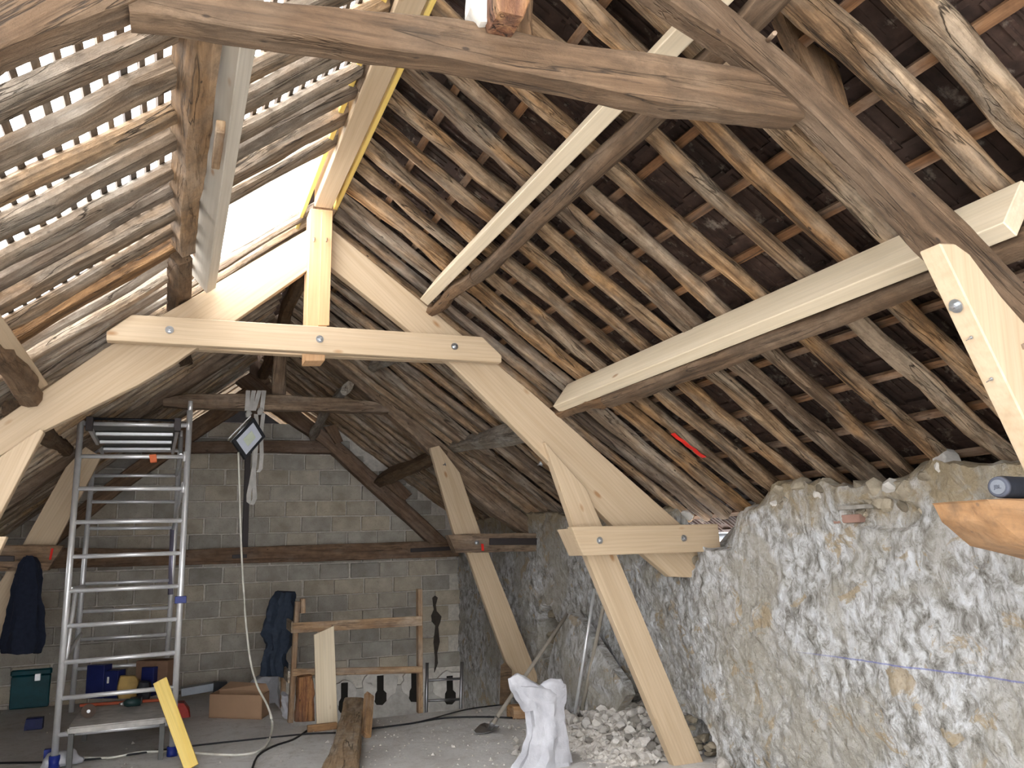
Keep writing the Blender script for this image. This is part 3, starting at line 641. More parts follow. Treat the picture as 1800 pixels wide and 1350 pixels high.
pxloft('wooden_block', [((872, -80), (940, -80)), ((873, 2), (932, 2)), ((878, 20), (922, 30))], 1.82, 1.92, STUMP, t0, n=16, p=7, seg=8, amp=.004, seed=35)
pxloft('splintered_wood', [((826, -60), (862, -60)), ((828, 10), (860, 5)), ((846, 36), (858, 36))], 1.89, 1.95, plain('bleached_wood', (.62, .58, .52), .9, sc=30), t0, n=12, p=4, seg=12, amp=.012, seed=36)
# new reinforcing strut bolted to the old rafter
pxprism('strut', [(1652, 427), (1680, 428), (1705, 446), (1760, 520), (1830, 600), (1980, 830), (2050, 1345), (2000, 1345), (1925, 1000), (1800, 735)], 1.82, 1.905, PINE, t0, bevel=.005)
Pm = (at(1656, 440, 1.82)); Pn = at(1800, 735, 1.82); tt = .31
c = Pm.lerp(Pn, tt); c.y = 1.862
nrm = V((-(Pm.z - Pn.z), 0, -(Pn.x - Pm.x))).normalized()
bolt(c, t0, r=.024, dirv=nrm)
for k in (.5, .75): 
    q = Pm.lerp(Pn, k); q.y = 1.862; bolt(q, t0, r=.006, dirv=nrm)
# oak stub (tie beam end) carrying the speaker
pxloft('tie_beam', [((1734, 877), (1738, 880)), ((1760, 876), (1752, 915)), ((1800, 876), (1800, 958)), ((1960, 876), (1960, 1000)), ((2400, 870), (2400, 1010))], 1.64, 1.82, OAKEND, t0, n=18, p=5, seg=20, amp=.004, seed=37)
pole('peg', at(1796, 610, 1.82), at(1822, 604, 1.82), .02, .02, RAIL, t0, seed=39, amp=.002)
tube('peg', [at(1350, 71, 1.90), at(1362, 58, 1.82)], .008, RAIL, t0, n=6)
# timber bits behind the near rafter at the right edge
tag(pxloft('timber_offcut', [((1738, 425), (1748, 452)), ((1780, 405), (1785, 462)), ((1830, 400), (1830, 470))], 2.24, 2.37, WEATH, n=14, p=6, seg=8, amp=.005, seed=41), 'grey hewn timber stub behind the near truss rafter at the right edge', 'timber')
tag(pxloft('cleat', [((1340, -60), (1420, -60)), ((1395, 60), (1455, 40)), ((1480, 230), (1500, 215))], 2.17, 2.24, BEAMOLD, n=12, p=5, seg=12, amp=.006, seed=42), 'tapered oak cleat behind the near rafter under the top purlin', 'cleat')

# ------------------------------------------------------------------ T2: far old truss with new struts
t2 = empty('roof_truss', (1, 9, 1.7), 'old far truss carrying the hanging work light, with new struts', 'truss')
Y2 = 9.0
pxloft('rafter', [((500, 545), (480, 570)), ((608, 633), (575, 635)), ((701, 711), (660, 706)), ((782, 781), (746, 786)), ((900, 887), (868, 905)), ((975, 940), (935, 945))], Y2, Y2 + .16, FAROAK, t2, n=14, p=5, seg=26, amp=.018, seed=51)
pxloft('rafter', [((500, 545), (510, 575)), ((373, 620), (419, 624)), ((324, 655), (314, 693)), ((240, 703), (245, 736)), ((133, 768), (133, 812)), ((38, 840), (7, 898)), ((-60, 895), (-60, 945))], Y2, Y2 + .16, FAROAK, t2, n=14, p=5, seg=26, amp=.018, seed=52)
pxloft('collar', [((285, 700), (285, 714)), ((330, 691), (330, 718)), ((400, 691), (400, 718)), ((480, 693), (480, 720)), ((600, 699), (600, 723)), ((660, 706), (660, 724)), ((684, 720), (684, 725))], Y2 - .10, Y2 + .03, FAROAK, t2, n=14, p=5, seg=26, amp=.016, seed=53)
pxloft('king_post', [((503, 496), (521, 496)), ((490, 570), (510, 570)), ((480, 640), (504, 640)), ((479, 693), (503, 693))], Y2 + .0, Y2 + .14, FAROAK, t2, n=14, p=5, seg=16, amp=.010, seed=54)
pxprism('strut', [(756, 787), (772, 783), (808, 830), (845, 937), (860, 974), (949, 1198), (905, 1208), (822, 975), (798, 937)], Y2 - .10, Y2 - .03, PINE, t2)
pxprism('strut', [(115, 822), (150, 785), (178, 803), (98, 957), (-20, 1180), (-95, 1180), (40, 957)], Y2 - .10, Y2 - .03, PINE, t2)
pxloft('tie_beam', [((788, 941), (802, 972)), ((830, 938), (832, 971)), ((900, 937), (900, 970)), ((985, 938), (985, 969))], Y2 - .24, Y2 - .10, FAROAK, t2, n=14, p=6, seg=16, amp=.008, seed=55)
pxloft('tie_beam', [((113, 958), (84, 1003)), ((80, 958), (60, 1004)), ((-20, 958), (-20, 1003)), ((-120, 958), (-120, 1003))], Y2 - .24, Y2 - .10, FAROAK, t2, n=14, p=6, seg=16, amp=.008, seed=56)
pxprism('iron_strap', [(861, 946), (969, 946), (969, 958), (861, 958)], Y2 - .262, Y2 - .235, DARKM, t2)
pxprism('iron_strap', [(-60, 976), (25, 977), (25, 987), (-60, 987)], Y2 - .262, Y2 - .235, DARKM, t2)
bolt(at(838, 954, Y2 - .25), t2); bolt(at(783, 816, Y2 - .1), t2, r=.02, dirv=(-1, 0, -.3))
pxprism('red_mark', [(846, 956), (850, 956), (851, 968), (847, 968)], Y2 - .253, Y2 - .235, REDP, t2, bevel=0); pxprism('red_mark', [(90, 964), (94, 964), (90, 984), (86, 984)], Y2 - .255, Y2 - .235, REDP, t2, bevel=0)
# cleats under the purlins
for lab, prs in (('curved cleat holding the purlin on the far truss left rafter', [((292, 655), (306, 672)), ((270, 668), (275, 690)), ((255, 700), (258, 712))]),
                 ('short block wedged behind the tower on the far truss left rafter', [((112, 752), (128, 776)), ((95, 768), (110, 795)), ((80, 785), (96, 803))]),
                 ('wedge cleat beside the far truss right rafter', [((672, 655), (650, 665)), ((690, 670), (668, 685)), ((706, 705), (695, 710))]),
                 ('round purlin end resting on the far truss left rafter', [((300, 645), (292, 652)), ((322, 640), (312, 660)), ((338, 645), (332, 656))])):
    tag(pxloft('cleat', prs, Y2 - .02, Y2 + .14, WEATH, n=12, p=5, seg=8, amp=.008, seed=len(lab)), lab, 'cleat')

# ------------------------------------------------------------------ T3: frame against the gable
t3 = empty('roof_truss', (1, 11.4, 1.6), 'dark brown timber frame set against the concrete block gable', 'truss')
Y3 = 11.34
pxloft('tie_beam', [((60, 962), (60, 1000)), ((327, 966), (327, 993)), ((560, 957), (560, 987)), ((806, 950), (806, 978))], Y3, Y3 + .18, BEAMGAB, t3, n=14, p=7, seg=24, amp=.006, seed=91)
pxloft('collar', [((250, 780), (250, 800)), ((335, 777), (335, 796)), ((480, 773), (480, 794)), ((600, 776), (600, 797))], Y3, Y3 + .16, BEAMGAB, t3, n=14, p=6, seg=16, amp=.012, seed=92)
pxloft('rafter', [((440, 655), (415, 670)), ((520, 718), (480, 722)), ((600, 780), (570, 783)), ((680, 849), (640, 848)), ((790, 953), (757, 955))], Y3 - .04, Y3 + .12, BEAMGAB, t3, n=14, p=6, seg=24, amp=.012, seed=93)
pxloft('rafter', [((470, 655), (480, 680)), ((330, 745), (340, 775)), ((200, 840), (210, 865)), ((90, 930), (95, 960))], Y3 - .04, Y3 + .12, BEAMGAB, t3, n=14, p=6, seg=24, amp=.012, seed=94)
pxloft('king_post', [((440, 600), (462, 600)), ((440, 773), (462, 773))], Y3, Y3 + .12, BEAMGAB, t3, n=12, p=6, seg=10, amp=.006, seed=95)
pxprism('iron_strap', [(722, 964), (800, 960), (800, 967), (722, 971)], Y3 - .02, Y3 + .002, DARKM, t3)
pxprism('iron_strap', [(408, 975), (434, 974), (434, 981), (408, 982)], Y3 - .02, Y3 + .002, DARKM, t3)
tag(pxloft('cleat', [((702, 845), (672, 848)), ((725, 868), (700, 870)), ((712, 880), (716, 883))], Y3 - .1, Y3, BEAMGAB, n=12, p=5, seg=8, amp=.006, seed=96), 'brown wedge cleat on the gable frame under the right purlin', 'cleat')
tag(pxloft('cleat', [((590, 745), (570, 750)), ((603, 775), (590, 780))], Y3 - .1, Y3, BEAMGAB, n=12, p=5, seg=8, amp=.006, seed=97), 'brown cleat high on the gable frame beside the rafter', 'cleat')

# ------------------------------------------------------------------ scaffold tower
tw = empty('scaffold_tower', atz(200, 1340), 'tall aluminium scaffold tower with rungs standing before the block gable', 'scaffold')
YF, YK = 8.0, 9.75
def up_(p0, p1, Y, name='upright', r=.026): return tube(name, [at(p0[0], p0[1], Y), at(p1[0], p1[1], Y)], r, ALU, tw, n=12)
for p0, p1 in (((143, 735), (95, 1340)), ((334, 722), (302, 1332))): up_(p0, p1, YF)
for p0, p1 in (((167, 775), (125, 1252)), ((318, 768), (289, 1230))): up_(p0, p1, YK)
for p0, p1, Y in (((144, 720), (143, 738), YF), ((335, 705), (334, 726), YF), ((168, 763), (167, 778), YK), ((318.5, 757), (318, 772), YK)): up_(p0, p1, Y, 'spigot', .020)
for a, b in (((149, 744), (331, 748)), ((143, 802), (326, 803)), ((137, 859), (324, 859)), ((133, 918), (320, 915)), ((128, 979), (317, 972)), ((124, 1039), (314, 1030)), ((117, 1101), (311, 1088)), ((112, 1165), (308, 1147)), ((108, 1228), (305, 1208)), ((104, 1292), (300, 1272)), ((98, 1357), (290, 1338))):
    tube('rung', [at(a[0] - 3, a[1], YF), at(b[0] + 3, b[1], YF)], .019, ALU, tw, n=10)
for a, b in (((168, 792), (316, 792)), ((165, 836), (312, 836)), ((162, 882), (309, 882)), ((158, 929), (306, 928)), ((154, 977), (304, 973)), ((152, 1026), (301, 1020)), ((146, 1075), (299, 1068)), ((144, 1124), (297, 1115)), ((137, 1176), (294, 1165))):
    tube('rung', [at(a[0] - 2, a[1], YK), at(b[0] + 2, b[1], YK)], .019, ALU, tw, n=10)
# side braces with hooks
for a, b in (((322, 850), (304, 930)), ((124, 1035), (148, 1030)), ((112, 1160), (142, 1115)), ((318, 800), (310, 835))):
    tube('brace', [at(a[0], a[1], YF + .02), at(b[0], b[1], YK - .02)], .016, ALU, tw, n=8)
tube('side_tube', [at(304, 930, YK), at(300, 1045, YK)], .03, metal('violet_grey_tube', (.30, .28, .38), .4, .5), tw, n=8)
tube('side_tube', [at(133, 1040, YF + .08), at(104, 1245, YF + .08)], .018, ALU, tw, n=8)
for p in ((325, 803), (323, 858), (332, 748)): tube('rung_clamp', [at(p[0], p[1] - 9, YF - .02), at(p[0] - 1, p[1] + 8, YF - .02)], .014, ALU, tw, n=8)
# deck hooked at the top
A, B = at(158, 748, YF), at(312, 750, YF); C_, D_ = at(180, 791, YK), at(304, 791, YK)
z_ = A.z - .02
def dk(u, v, dz=0): p = A.lerp(B, u).lerp(C_.lerp(D_, u), v); return p + V((0, 0, dz))
deck = mesh('deck', [dk(u, v, d) for u in (0, 1) for v in (0, 1) for d in (0, .02)], [(0, 1, 3, 2), (4, 6, 7, 5), (0, 4, 5, 1), (2, 3, 7, 6), (0, 2, 6, 4), (1, 5, 7, 3)], plain('deck_ply', (.16, .16, .15), .7), tw)
for v in (.18, .5, .82): beam('cross_rib', dk(.04, v, -.03), dk(.96, v, -.03), .05, .03, ALU, deck)
for u in (0, 1): beam('side_rail', dk(u, -.02, -.01), dk(u, 1.02, -.01), .03, .07, ALU, tw)
for u in (.0, 1): 
    p = dk(u, -.01); box('deck_hook', (p.x - .028, p.y - .05, p.z - .05), (p.x + .028, p.y + .02, p.z + .07), DARKM, tw)
tube('deck_lock_bar', [dk(.03, -.02, .055), dk(.97, -.02, .05)], .012, BLACK, tw, n=6)
pxprism('orange_tape', [(262, 799), (275, 798), (276, 812), (264, 813)], YF - .03, YF + .03, ORNG, tw)
for p in ((302, 1325), (95, 1342), (302, 1340)): 
    c = at(p[0], p[1], YF); tube('blue_clamp', [c + V((0, 0, -.05)), c + V((0, 0, .06))], .042, BLUE, tw, n=10)
c = at(290, 1338, YF); tube('blue_clamp', [c + V((-.06, 0, 0)), c + V((.06, 0, 0))], .034, BLUE, tw, n=10)
c = at(318, 1054, YF); box('blue_clip', (c.x - .05, c.y - .03, c.z - .03), (c.x + .045, c.y + .03, c.z + .03), BLUE, tw)
c = at(87, 1325, YF + .2); box('blue_clip', (c.x - .04, c.y - .03, c.z - .04), (c.x + .04, c.y + .03, c.z + .04), BLUE, tw)

# ------------------------------------------------------------------ low work platform in the tower with tools on it
def pt(px, py, z): return atz(px, py, z)
ZT = .33
wp = empty('work_platform', atz(200, 1320), 'low dusty work platform with tools on top inside the scaffold tower', 'platform')
q = [pt(122, 1279, ZT), pt(289, 1261, ZT), pt(292, 1224, ZT), pt(150, 1236, ZT)]
q = [p.copy() for p in q]
GPL = plain('dusty_board', (.48, .46, .43), .85, sc=12)
mesh('top_board', q + [p - V((0, 0, .025)) for p in q], [(0, 1, 2, 3), (7, 6, 5, 4)] + [(i, (i + 1) % 4, 4 + (i + 1) % 4, 4 + i) for i in range(4)], GPL, wp)
for i in range(4): beam('edge_frame', q[i] + V((0, 0, -.028)), q[(i + 1) % 4] + V((0, 0, -.028)), .03, .04, GPL, wp)
for i, p in enumerate(q):
    c = q[0].lerp(q[2], .5); e = p.lerp(c, .04); box('leg', (e.x - .02, e.y - .03, 0), (e.x + .02, e.y + .03, ZT - .05), plain('leg_grey', (.12, .12, .115), .6), wp)
def onp(px, py): return pt(px, py, ZT)
def carton(name, x0, x1, yb, hpx, dep, mat, lab, cat, z=ZT):
    a = pt(x0, yb, z); b = pt(x1, yb, z); s = (b - a).length / max(1, abs(x1 - x0)); h = hpx * s; d = V((-(b - a).y, (b - a).x, 0)).normalized() * dep
    vs = [a, b, b + d, a + d]; vs += [v + V((0, 0, h)) for v in vs]
    return tag(mesh(name, vs, [(3, 2, 1, 0), (4, 5, 6, 7), (0, 1, 5, 4), (1, 2, 6, 5), (2, 3, 7, 6), (3, 0, 4, 7)], mat, bevel=.004), lab, cat)
b1 = carton('cardboard_box', 149, 180, 1228, 50, .12, NAVY, 'tall dark blue carton at the left of the tower platform', 'box')
b2 = carton('cardboard_box', 181, 205, 1228, 42, .12, NAVY, 'dark blue carton with a white label on the tower platform', 'box')
a = onp(186, 1228); box('label', (a.x, a.y - .012, a.z + .14), (a.x + .075, a.y - .004, a.z + .2), PAPER, b2)
b3 = carton('cardboard_box', 246, 268, 1224, 44, .12, NAVY, 'dark blue carton right of the leather tool bag', 'box')
b4 = carton('cardboard_box', 236, 292, 1222, 52, .2, plain('brown_card', (.2, .12, .08), .9), 'open brown carton at the back of the tower platform', 'box')
def lump(name, prs, Y, d, mat, lab, cat, **k):
    st = []
    for (x0, x1, yy) in prs:
        a = at(x0, yy, Y); b = at(x1, yy, Y); st.append(((a + b) / 2 + V((0, d / 2, 0)), (b - a) / 2, V((0, d / 2, 0))))
    o = loft(name, st, mat, None, **k); return tag(o, lab, cat)
yb = onp(225, 1228).y
lump('tool_bag', [(206, 240, 1228), (205, 246, 1210), (208, 243, 1195), (210, 238, 1190)], yb - .05, .12, LEATH, 'tan leather tool bag on the tower platform', 'bag', n=14, p=3, seg=10, amp=.012)
lump('cable_coil', [(244, 262, 1230), (240, 268, 1215), (246, 264, 1200)], yb - .2, .1, BLACK, 'black pouch with yellow striped strap on the tower platform', 'pouch', n=12, p=2.5, seg=8, amp=.02)
# drill: body, handle, chuck
dr = empty('cordless_drill', onp(232, 1250), 'dark green cordless drill lying on the tower platform', 'drill')
c = onp(234, 1246) + V((0, 0, .05)); DG = plain('dark_green_plastic', (.015, .035, .035), .4)
tube('body', [c + V((-.08, 0, .0)), c + V((-.05, 0, .005)), c + V((.06, 0, .005))], [.02, .036, .034], DG, dr, n=12); tube('chuck', [c + V((-.12, 0, 0)), c + V((-.08, 0, 0))], [.008, .02], STEEL, dr, n=10)
tube('handle', [c + V((.03, 0, .0)), c + V((.02, .12, .01))], .022, DG, dr, n=10); box('battery', (c.x - .03, c.y + .10, c.z - .03), (c.x + .07, c.y + .17, c.z + .03), BLACK, dr)
# grinding disc
c = onp(155, 1262) + V((0, 0, .055)); gd = empty('grinder_disc', c, 'round brown sanding disc standing on the platform front edge', 'disc')
tube('disc', [c + V((0, -.006, 0)), c + V((0, .006, 0))], .058, plain('disc_brown', (.10, .07, .055), .8), gd, n=24); tube('hub', [c + V((0, -.012, 0)), c + V((0, -.004, 0))], .014, STEEL, gd, n=12)
a = onp(130, 1239); b = onp(292, 1229)
tag(beam('spirit_level', onp(140, 1243) + V((0, 0, .015)), onp(286, 1233) + V((0, 0, .015)), .03, .025, plain('rust_red', (.42, .09, .04), .6)), 'rust red strip lying along the tower platform', 'strip')
# yellow plank
yp = [pt(335, 1362, 0), at(282, 1200, 7.9)]
tag(beam('plank', atz(337, 1352) + V((0, 0, .01)), at(281, 1196, 7.75), .11, .022, YEL, up=V((0, 1, .3))), 'yellow board leaning against the right side of the scaffold tower', 'plank')
# red case behind
rc = empty('power_tool', atz(325, 1262), 'red and black power tool on the floor behind the yellow plank', 'tool')
c = atz(320, 1262); lump('power_tool', [(306, 335, 1262), (304, 333, 1248), (308, 325, 1236)], c.y, .2, RED, 'red base of a power tool right of the tower', 'tool', n=12, p=4, seg=8, amp=.01); bpy.data.objects['power_tool.001'].parent = None
bpy.data.objects.remove(rc)
tag(bpy.data.objects['power_tool.001'], 'red and black power tool on the floor right of the tower', 'tool')
# teal toolbox
tb = empty('toolbox', atz(50, 1246), 'dark teal plastic toolbox on the floor at the far left', 'toolbox')
a = atz(16, 1247); b = atz(84, 1243); a.y = b.y = (a.y + b.y) / 2
box('body', (a.x, a.y, 0), (b.x, a.y + .3, .36), TEAL, tb, bevel=.01); box('lid', (a.x - .01, a.y - .01, .36), (b.x + .01, a.y + .31, .43), TEAL, tb, bevel=.015)
box('latch', (b.x - .16, a.y - .03, .30), (b.x - .1, a.y - .005, .38), ALU, tb)
tag(box('spirit_level', (a.x + .17, a.y + .1, .43), (b.x - .03, a.y + .13, .465), RED), 'red spirit level lying on the teal toolbox', 'level')
# small radio like charger on the floor left
a = atz(60, 1283); tag(loft('battery_charger', [(a + V((-.09, .05, .0)), V((0, .06, 0)), V((0, 0, .05))), (a + V((-.08, .05, .055)), V((0, .06, 0)), V((0, 0, .055))), (a + V((.07, .05, .055)), V((0, .06, 0)), V((0, 0, .055)))], NAVY, n=12, seg=8, amp=.002), 'small dark blue battery charger on the floor at left', 'charger')
a = atz(95, 1345); tag(loft('plastic_bag', [(a + V((-.10, -.1, .0)), V((.02, .02, 0)), V((0, 0, .02))), (a + V((-.05, -.1, .04)), V((0, .1, 0)), V((0, 0, .05))), (a + V((.12, -.05, .05)), V((0, .1, 0)), V((0, 0, .06))), (a + V((.22, -.05, .02)), V((0, .02, 0)), V((0, 0, .02)))], SACK, n=14, p=2, seg=14, amp=.04, nf=6, seed=5), 'crumpled white plastic bag at the left foot of the tower', 'bag')
# cardboard box, sacks, sheet metal
cb = empty('cardboard_box', atz(420, 1262), 'long open brown cardboard box on the floor before the gable', 'box')
a = atz(367, 1262); b = atz(459, 1265); e = atz(481, 1250); d = (e - b) * .6; h = V((0, 0, .235)); th = .012
base = [a, b, b + d, a + d]
for i in range(4):
    p, q_ = base[i], base[(i + 1) % 4]; nn = V((-(q_ - p).y, (q_ - p).x, 0)).normalized() * th
    vs = [p, q_, q_ + nn, p + nn]; mesh('side_panel', vs + [v + h for v in vs], [(3, 2, 1, 0), (4, 5, 6, 7), (0, 1, 5, 4), (1, 2, 6, 5), (2, 3, 7, 6), (3, 0, 4, 7)], CARD, cb)
mesh('bottom_panel', [v + V((0, 0, .004)) for v in base] + [v + V((0, 0, .012)) for v in base], [(3, 2, 1, 0), (4, 5, 6, 7), (0, 1, 5, 4), (1, 2, 6, 5), (2, 3, 7, 6), (3, 0, 4, 7)], CARD, cb)
p, q_ = base[3] + h, base[2] + h; mesh('flap', [p, q_, q_ + V((-.03, .05, .07)), p + V((.12, .05, .07)), p + V((0, .01, 0)), q_ + V((0, .01, 0)), q_ + V((-.03, .06, .07)), p + V((.12, .06, .07))], [(0, 1, 2, 3), (7, 6, 5, 4), (0, 3, 7, 4), (1, 5, 6, 2), (3, 2, 6, 7), (0, 4, 5, 1)], CARD, cb)
ysk = atz(460, 1245).y + .25
lump('rubble_sack', [(420, 500, 1250), (425, 498, 1235), (432, 494, 1215), (445, 492, 1198), (462, 490, 1190)], ysk, .35, SACK, 'white woven sack slumped behind the cardboard box', 'sack', n=20, p=2.4, seg=18, amp=.03, nf=5, fold=.1)
lump('plastic_bag', [(505, 512, 1268), (500, 512, 1255), (494, 512, 1238), (492, 505, 1222)], atz(505, 1268).y + .1, .12, SACK, 'small twisted white bag against the left railing post', 'bag', n=14, p=2.4, seg=14, amp=.03, nf=7, fold=.15)
a = atz(312, 1222); b = atz(410, 1212)
tag(beam('metal_sheet', at(318, 1216, 10.9), at(376, 1206, 10.9), .16, .09, SHEET), 'folded grey sheet metal profile lying by the gable', 'sheet')
tag(beam('metal_sheet', at(388, 1212, 11.0), at(411, 1210, 11.0), .14, .1, SHEET), 'short sheet metal offcut behind the black box', 'sheet')
tag(beam('black_box', at(375, 1210, 10.8), at(398, 1209, 10.8), .14, .15, BLACK), 'black box on the floor against the gable', 'box')

# ------------------------------------------------------------------ railing round the stair opening
rl = empty('guard_rail', atz(620, 1262), 'improvised timber guard rail around the stair opening', 'railing')
YR = 8.85
def rb_(nm, p0, p1, w, h, Y, mat=RAIL): return beam(nm, at(p0[0], p0[1], Y), at(p1[0], p1[1], Y), w, h, mat, rl, up=V((0, 1, 0)) if abs(p1[0] - p0[0]) < 40 else V((0, 0, 1)))
rb_('post', (523, 1057), (510, 1270), .05, .075, YR); rb_('post', (737, 1035), (738, 1253), .05, .085, YR)
rb_('top_rail', (514, 1104), (742, 1091), .025, .10, YR - .05); rb_('middle_rail', (514, 1182), (742, 1177), .025, .07, YR - .05)
rb_('nailed_block', (532, 1052), (532, 1078), .05, .07, YR + .06)
beam('side_rail', at(514, 1103, YR), at(488, 1082, 10.6), .025, .11, WEATH, rl); beam('side_rail', at(508, 1190, YR), at(488, 1168, 10.6), .025, .12, WEATH, rl)
rb_('post', (500, 1110), (497, 1245), .05, .07, 9.6)
# jackets
lump('jacket', [(486, 516, 1041), (477, 520, 1060), (468, 521, 1090), (463, 520, 1115), (470, 514, 1135), (466, 505, 1150), (464, 504, 1190)], 9.35, .22, CLOTH2, 'dark blue padded jacket hanging over the left rail post', 'jacket', n=24, p=2.4, seg=26, amp=.03, nf=7, fold=.3, foldn=6)
lump('jacket', [(40, 60, 978), (33, 66, 990), (26, 68, 1010), (20, 70, 1040), (14, 72, 1080), (8, 72, 1110), (2, 68, 1135), (4, 64, 1150)], Y2 - .42, .17, CLOTH, 'black navy jacket hanging from the old tie beam end at left', 'jacket', n=24, p=2.6, seg=28, amp=.022, nf=6, fold=.32, foldn=6)
# leaning white board, base plank, stump
pb = [at(557, 1278, 8.55), at(594, 1276, 8.55), at(587, 1100, 8.78), at(552, 1116, 8.76)]
tag(mesh('plank', [p for p in pb] + [p + V((0, .028, 0)) for p in pb], [tuple(range(4)), tuple(range(7, 3, -1))] + [(i, (i + 1) % 4, 4 + (i + 1) % 4, 4 + i) for i in range(4)], PINEP, M=frame(pb[0], pb[3] - pb[0], V((0, 1, 0))), bevel=.003), 'wide pale pine board with slanted top leaning on the guard rail', 'plank')
tag(beam('plank', atz(540, 1287) + V((0, 0, .03)), atz(592, 1281) + V((0, 0, .03)), .05, .06, RAIL), 'short batten lying at the foot of the pale board', 'plank')
lump('tree_stump', [(520, 553, 1270), (521, 553, 1240), (524, 553, 1215), (526, 550, 1190)], 8.66, .14, STUMP, 'reddish split log standing behind the pale board', 'log', n=14, p=4, seg=12, amp=.02, nf=5)
# big old beam lying on the floor towards the stair opening
bm_st = []
for (xl, xr, yy) in ((604, 640, 1228), (598, 636, 1262), (590, 634, 1290), (582, 632, 1320), (560, 628, 1362), (535, 622, 1420)):
    z = .22 if yy < 1240 else .17
    l = pt(xl, yy, z); r = pt(xr, yy, z); bm_st.append(((l + r) / 2 - V((0, 0, .09)), (r - l) / 2, V((0, 0, .10))))
tag(loft('timber_beam', bm_st, BEAMOLD, n=16, p=5, seg=24, amp=.014, seed=99), 'big crooked old beam lying on the floor at the bottom centre', 'beam')
bpy.data.objects[ 'timber_beam'].data.materials[0] = oldwood('dusty_oak', ((.26, .18, .11), (.38, .28, .18), (.48, .38, .27)), dark=(.1, .07, .05), gray=(.5, .45, .38), grayamt=.5)
tag(beam('plank', atz(643, 1298) + V((0, 0, .02)), at(649, 1222, 8.3), .09, .05, RAIL, up=V((0, 1, .2))), 'grey post piece standing right of the big crooked floor beam', 'plank')
# steel ladder coming up the stair opening
ld = empty('ladder', at(775, 1230, 10.4), 'small grey metal ladder top in the stair opening by the gable', 'ladder')
tube('stile', [at(751, 1165, 9.6), at(748, 1300, 9.6)], .02, STEEL, ld); tube('stile', [at(812, 1163, 9.6), at(808, 1300, 9.6)], .02, STEEL, ld)
for yy in (1196, 1232, 1262): tube('rung', [at(750, yy, 9.6), at(810, yy - 3, 9.6)], .014, STEEL, ld)

# ------------------------------------------------------------------ hanging work light with straps
wl = empty('work_light', at(435, 770, 8.75), 'black LED floodlight hanging by grey straps from the far truss collar', 'lamp')
YL = 8.72
cs = [at(447, 734, YL), at(467, 767, YL + .03), at(431, 808, YL), at(408, 775, YL - .03)]
def quad(nm, pts, dep, mat, par, off=0, sc=1.0, bev=.004):
    c = sum(pts, V()) / 4; nn = (pts[1] - pts[0]).cross(pts[2] - pts[0]).normalized()
    if nn.y > 0: nn = -nn
    f = [c + (p - c) * sc + nn * off for p in pts]; return mesh(nm, f + [p - nn * dep for p in f], [(0, 1, 2, 3), (7, 6, 5, 4)] + [(i, (i + 1) % 4, 4 + (i + 1) % 4, 4 + i) for i in range(4)], mat, par, bevel=bev)
hs = quad('housing', cs, .06, BLACK, wl); quad('reflector', cs, .006, LENS, wl, off=.005, sc=.76, bev=.001); quad('led_panel', cs, .004, LED, wl, off=.009, sc=.38, bev=.001)
beam('bracket', at(402, 771, YL - .02), at(441, 731, YL - .02), .03, .012, ALU, wl); tube('hinge', [at(405, 777, YL), at(443, 735, YL)], .012, STEEL, wl, n=8)
st = empty('webbing_strap', at(440, 700, 8.85), 'grey webbing straps knotted over the far truss collar', 'strap')
for x0, x1 in ((436, 434), (446, 440), (456, 446), (464, 460)):
    ribbon('strap_turn', [at(x0, 691, 9.03) + V((0, 0, .02)), at(x0, 690, 8.87) + V((0, 0, .02)), at((x0 + x1) / 2, 706, 8.86), at(x1, 722, 8.86)], (.022, 0, 0), GREYS, st)
for c in ((437, 726), (458, 722)): loft('knot', [(at(c[0], c[1] - 5, 8.84), V((.02, 0, 0)), V((0, .02, 0))), (at(c[0], c[1], 8.84), V((.035, 0, 0)), V((0, .03, 0))), (at(c[0] - 2, c[1] + 7, 8.84), V((.02, 0, 0)), V((0, .02, 0)))], GREYS, st, n=10, p=2, seg=6, amp=.008)
ribbon('strap_tail', [at(450, 728, 8.84), at(452, 760, 8.84), at(447, 820, 8.84), at(437, 870, 8.84), at(437, 882, 8.85), at(443, 887, 8.86), at(448, 876, 8.87), at(446, 840, 8.87), at(447, 790, 8.87)], (.022, .01, 0), GREYS, st)
ribbon('strap_tail', [at(463, 726, 8.84), at(459, 760, 8.84), at(460, 800, 8.84), at(458, 824, 8.85), at(453, 830, 8.86)], (.02, .01, 0), GREYS, st)
fz = .012
tag(tube('power_cable', [at(419, 795, 8.72), at(421, 860, 8.7), at(423, 930, 8.7), at(426, 1000, 8.68), at(432, 1090, 8.6), at(440, 1160, 8.4), at(452, 1205, 8.2), at(470, 1240, 7.9), at(478, 1268, 7.7), pt(476, 1292, .06), pt(462, 1316, fz), pt(430, 1326, fz), pt(380, 1326, fz), pt(320, 1322, fz), pt(250, 1322, fz), pt(190, 1332, fz), pt(120, 1330, fz)], .010, WHITE, n=6, sub=5), 'white cable dropping from the work light to the floor', 'cable')
BC = plain('black_rubber', (.02, .02, .022), .6)
tag(tube('cable', [pt(0, 1341, .01), pt(150, 1336, .01), pt(330, 1312, .01), pt(440, 1300, .01), pt(540, 1290, .01), pt(590, 1288, .01)], .008, BC, n=6, sub=4), 'thin black cable crossing the floor behind the tower', 'cable')
tag(tube('cable', [pt(440, 1365, .01), pt(452, 1330, .01), pt(480, 1312, .01), pt(515, 1300, .01), pt(540, 1284, .01)], .009, BC, n=6, sub=4), 'dark cable curling in front of the pale board', 'cable')
tag(tube('cable', [pt(650, 1281, .01), pt(720, 1272, .01), pt(780, 1262, .01), pt(850, 1260, .01), pt(905, 1262, .01)], .009, BC, n=6, sub=4), 'straight black cable on the floor behind the shovel', 'cable')
